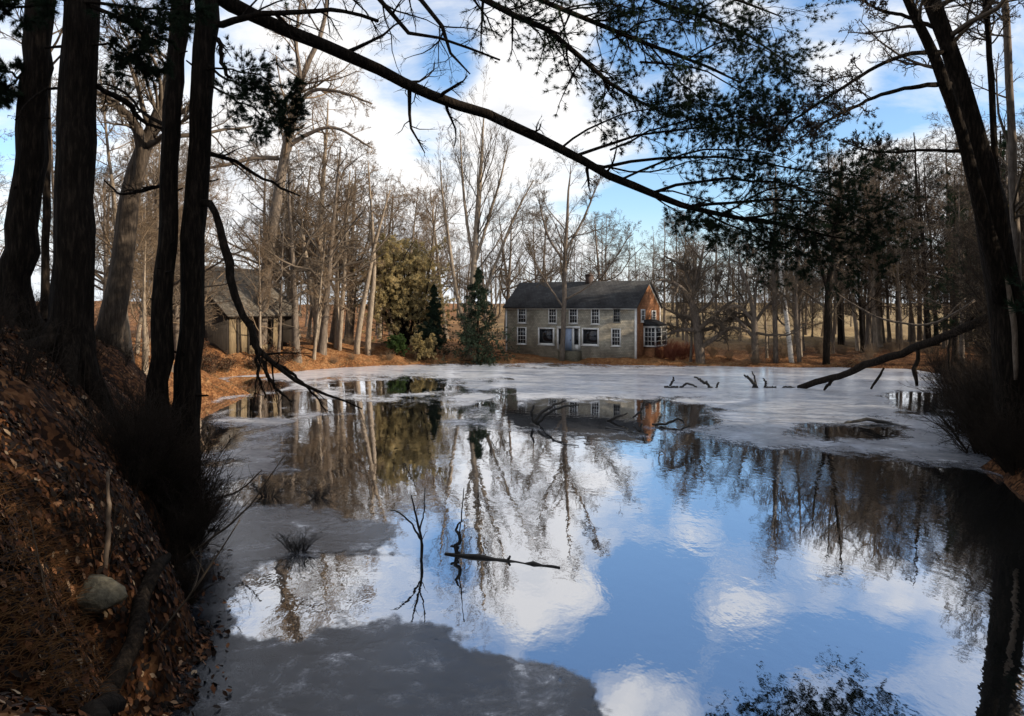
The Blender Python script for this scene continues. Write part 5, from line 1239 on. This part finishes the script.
# ------------------------------------------------------------------ fallen leaves on the near bank, grass by the left edge
def leaves():
    rng = np.random.default_rng(12); n = 52000
    d = rng.uniform(3.0, 34, n * 2); px = rng.uniform(-60, 230, n * 2); x = (px - CX) / F * d; y = d
    t = sdist(x, y, POND); dens = fbm(x * .9, y * .9, 4, 3)
    onice = (t > -3.2) & (t < -.2) & (y > 8) & (rng.uniform(0, 1, len(t)) < .05 * np.exp(t / 1.0))
    k = ((t > -.25) | onice) & (onice | (rng.uniform(0, 1, len(t)) < np.clip(.10 + 1.0 * np.exp(-((x + 4.2) ** 2 + (y - 8.3) ** 2) / 7) + .9 * dens, .04, 1))); x, y = x[k][:n], y[k][:n]; n = len(x)  # dense at the sunlit patch, sparse upslope, standing in for light and shade
    z = np.maximum(height(x, y), .008) + rng.uniform(.005, .04, n)
    s = rng.uniform(.022, .052, n) * np.clip(y / 7, .5, 1); a = rng.uniform(0, 6.28, n)
    e = .15
    gx = (height(x + e, y) - height(x - e, y)) / (2 * e); gy = (height(x, y + e) - height(x, y - e)) / (2 * e)
    nrm = norm(np.stack([-gx, -gy, np.ones(n)], 1) + .45 * rng.normal(size=(n, 3)))
    u = norm(np.cross(nrm, np.stack([np.cos(a), np.sin(a), np.zeros(n)], 1))); w_ = np.cross(nrm, u)
    c = np.stack([x, y, z], 1)
    s = s[:, None]
    k1 = rng.uniform(.5, .95, (n, 1)); k2 = rng.uniform(.35, .8, (n, 1)); cu = rng.uniform(-.2, .8, (n, 1)) * s
    v = np.stack([c - u * s * 1.35 + nrm * cu * .6, c - u * s * .5 - w_ * s * k1 + nrm * cu, c + u * s * .55 - w_ * s * k2 + nrm * cu, c + u * s * 1.3 + nrm * cu * .7,
                  c + u * s * .45 + w_ * s * k2 + nrm * cu * 1.1, c - u * s * .45 + w_ * s * k1 + nrm * cu * .8], 1).reshape(-1, 3)
    q = np.arange(n * 6).reshape(n, 6)
    mb = MB(); mb.add(v, np.concatenate([q[:, [0, 1, 2, 3]], q[:, [0, 3, 4, 5]]]))
    return tag(mb.build('fallen_leaves', leaf_mat, smooth=False), 'orange brown fallen leaves covering the near bank', kind='stuff')
leaves()
grass_mat = noise_mat('dry_grass', [(.3, (.05, .024, .01)), (.55, (.12, .055, .018)), (.8, (.2, .11, .04))], .9, .85)
def grass():
    rng = np.random.default_rng(13); n = 2600
    cs = [hit(a, b) for a, b in [(20, 560), (45, 545), (10, 600), (62, 570), (30, 640), (15, 520), (75, 655), (8, 680), (48, 690)]]
    k = rng.integers(len(cs), size=n); c = np.array(cs)[k] + np.concatenate([rng.normal(size=(n, 2)) * .28, np.zeros((n, 1))], 1)
    c[:, 2] = height(c[:, 0], c[:, 1]) - .02
    a = rng.uniform(0, 6.28, n); L = rng.uniform(.12, .34, n)
    pts = np.empty((n, 4, 3)); pts[:, 0] = c; d = norm(np.stack([np.cos(a) * .5 + .3, np.sin(a) * .5 - .2, np.ones(n)], 1))
    for q in range(1, 4): d = norm(d + np.stack([np.cos(a) * .3, np.sin(a) * .3, np.full(n, -.3)], 1)); pts[:, q] = pts[:, q - 1] + d * (L / 3)[:, None]
    mb = MB(); mb.tubes(pts, np.repeat(np.array([[.004, .0035, .003, .001]]), n, 0), 3)
    return tag(mb.build('dry_grass', grass_mat), 'rusty dry grass hanging over the near bank', kind='stuff')
grass()

straw = noise_mat('shore_straw', [(.3, (.10, .07, .035)), (.55, (.22, .16, .085)), (.8, (.34, .26, .15))], .8, .9, spec=.1)
def shore_grass():
    rng = np.random.default_rng(17); n = 60000
    dd = rng.uniform(44, 82, n); px = rng.uniform(190, 960, n); x = (px - CX) / F * dd; t = sdist(x, dd, POND)
    cl = fbm(x * .5, dd * .5, 3, 71); k = (t > -.12) & (t < .9 + .8 * cl) & (cl > -.15); x, dd = x[k][:5200], dd[k][:5200]; n = len(x)
    z = height(x, dd) - .03; a = rng.uniform(0, 6.28, n); L = rng.uniform(.15, .55, n)
    pts = np.empty((n, 4, 3)); pts[:, 0] = np.stack([x, dd, z], 1); v = norm(np.stack([np.cos(a) * .4, np.sin(a) * .4, np.ones(n)], 1))
    for q in range(1, 4): v = norm(v + np.stack([np.cos(a) * .3, np.sin(a) * .3, np.full(n, -.22)], 1)); pts[:, q] = pts[:, q - 1] + v * (L / 3)[:, None]
    mb = MB(); mb.tubes(pts, np.repeat(np.array([[.012, .010, .008, .003]]), n, 0), 3)
    return tag(mb.build('shore_grass', straw), 'dead straw and grass along the far shoreline', kind='stuff')
shore_grass()
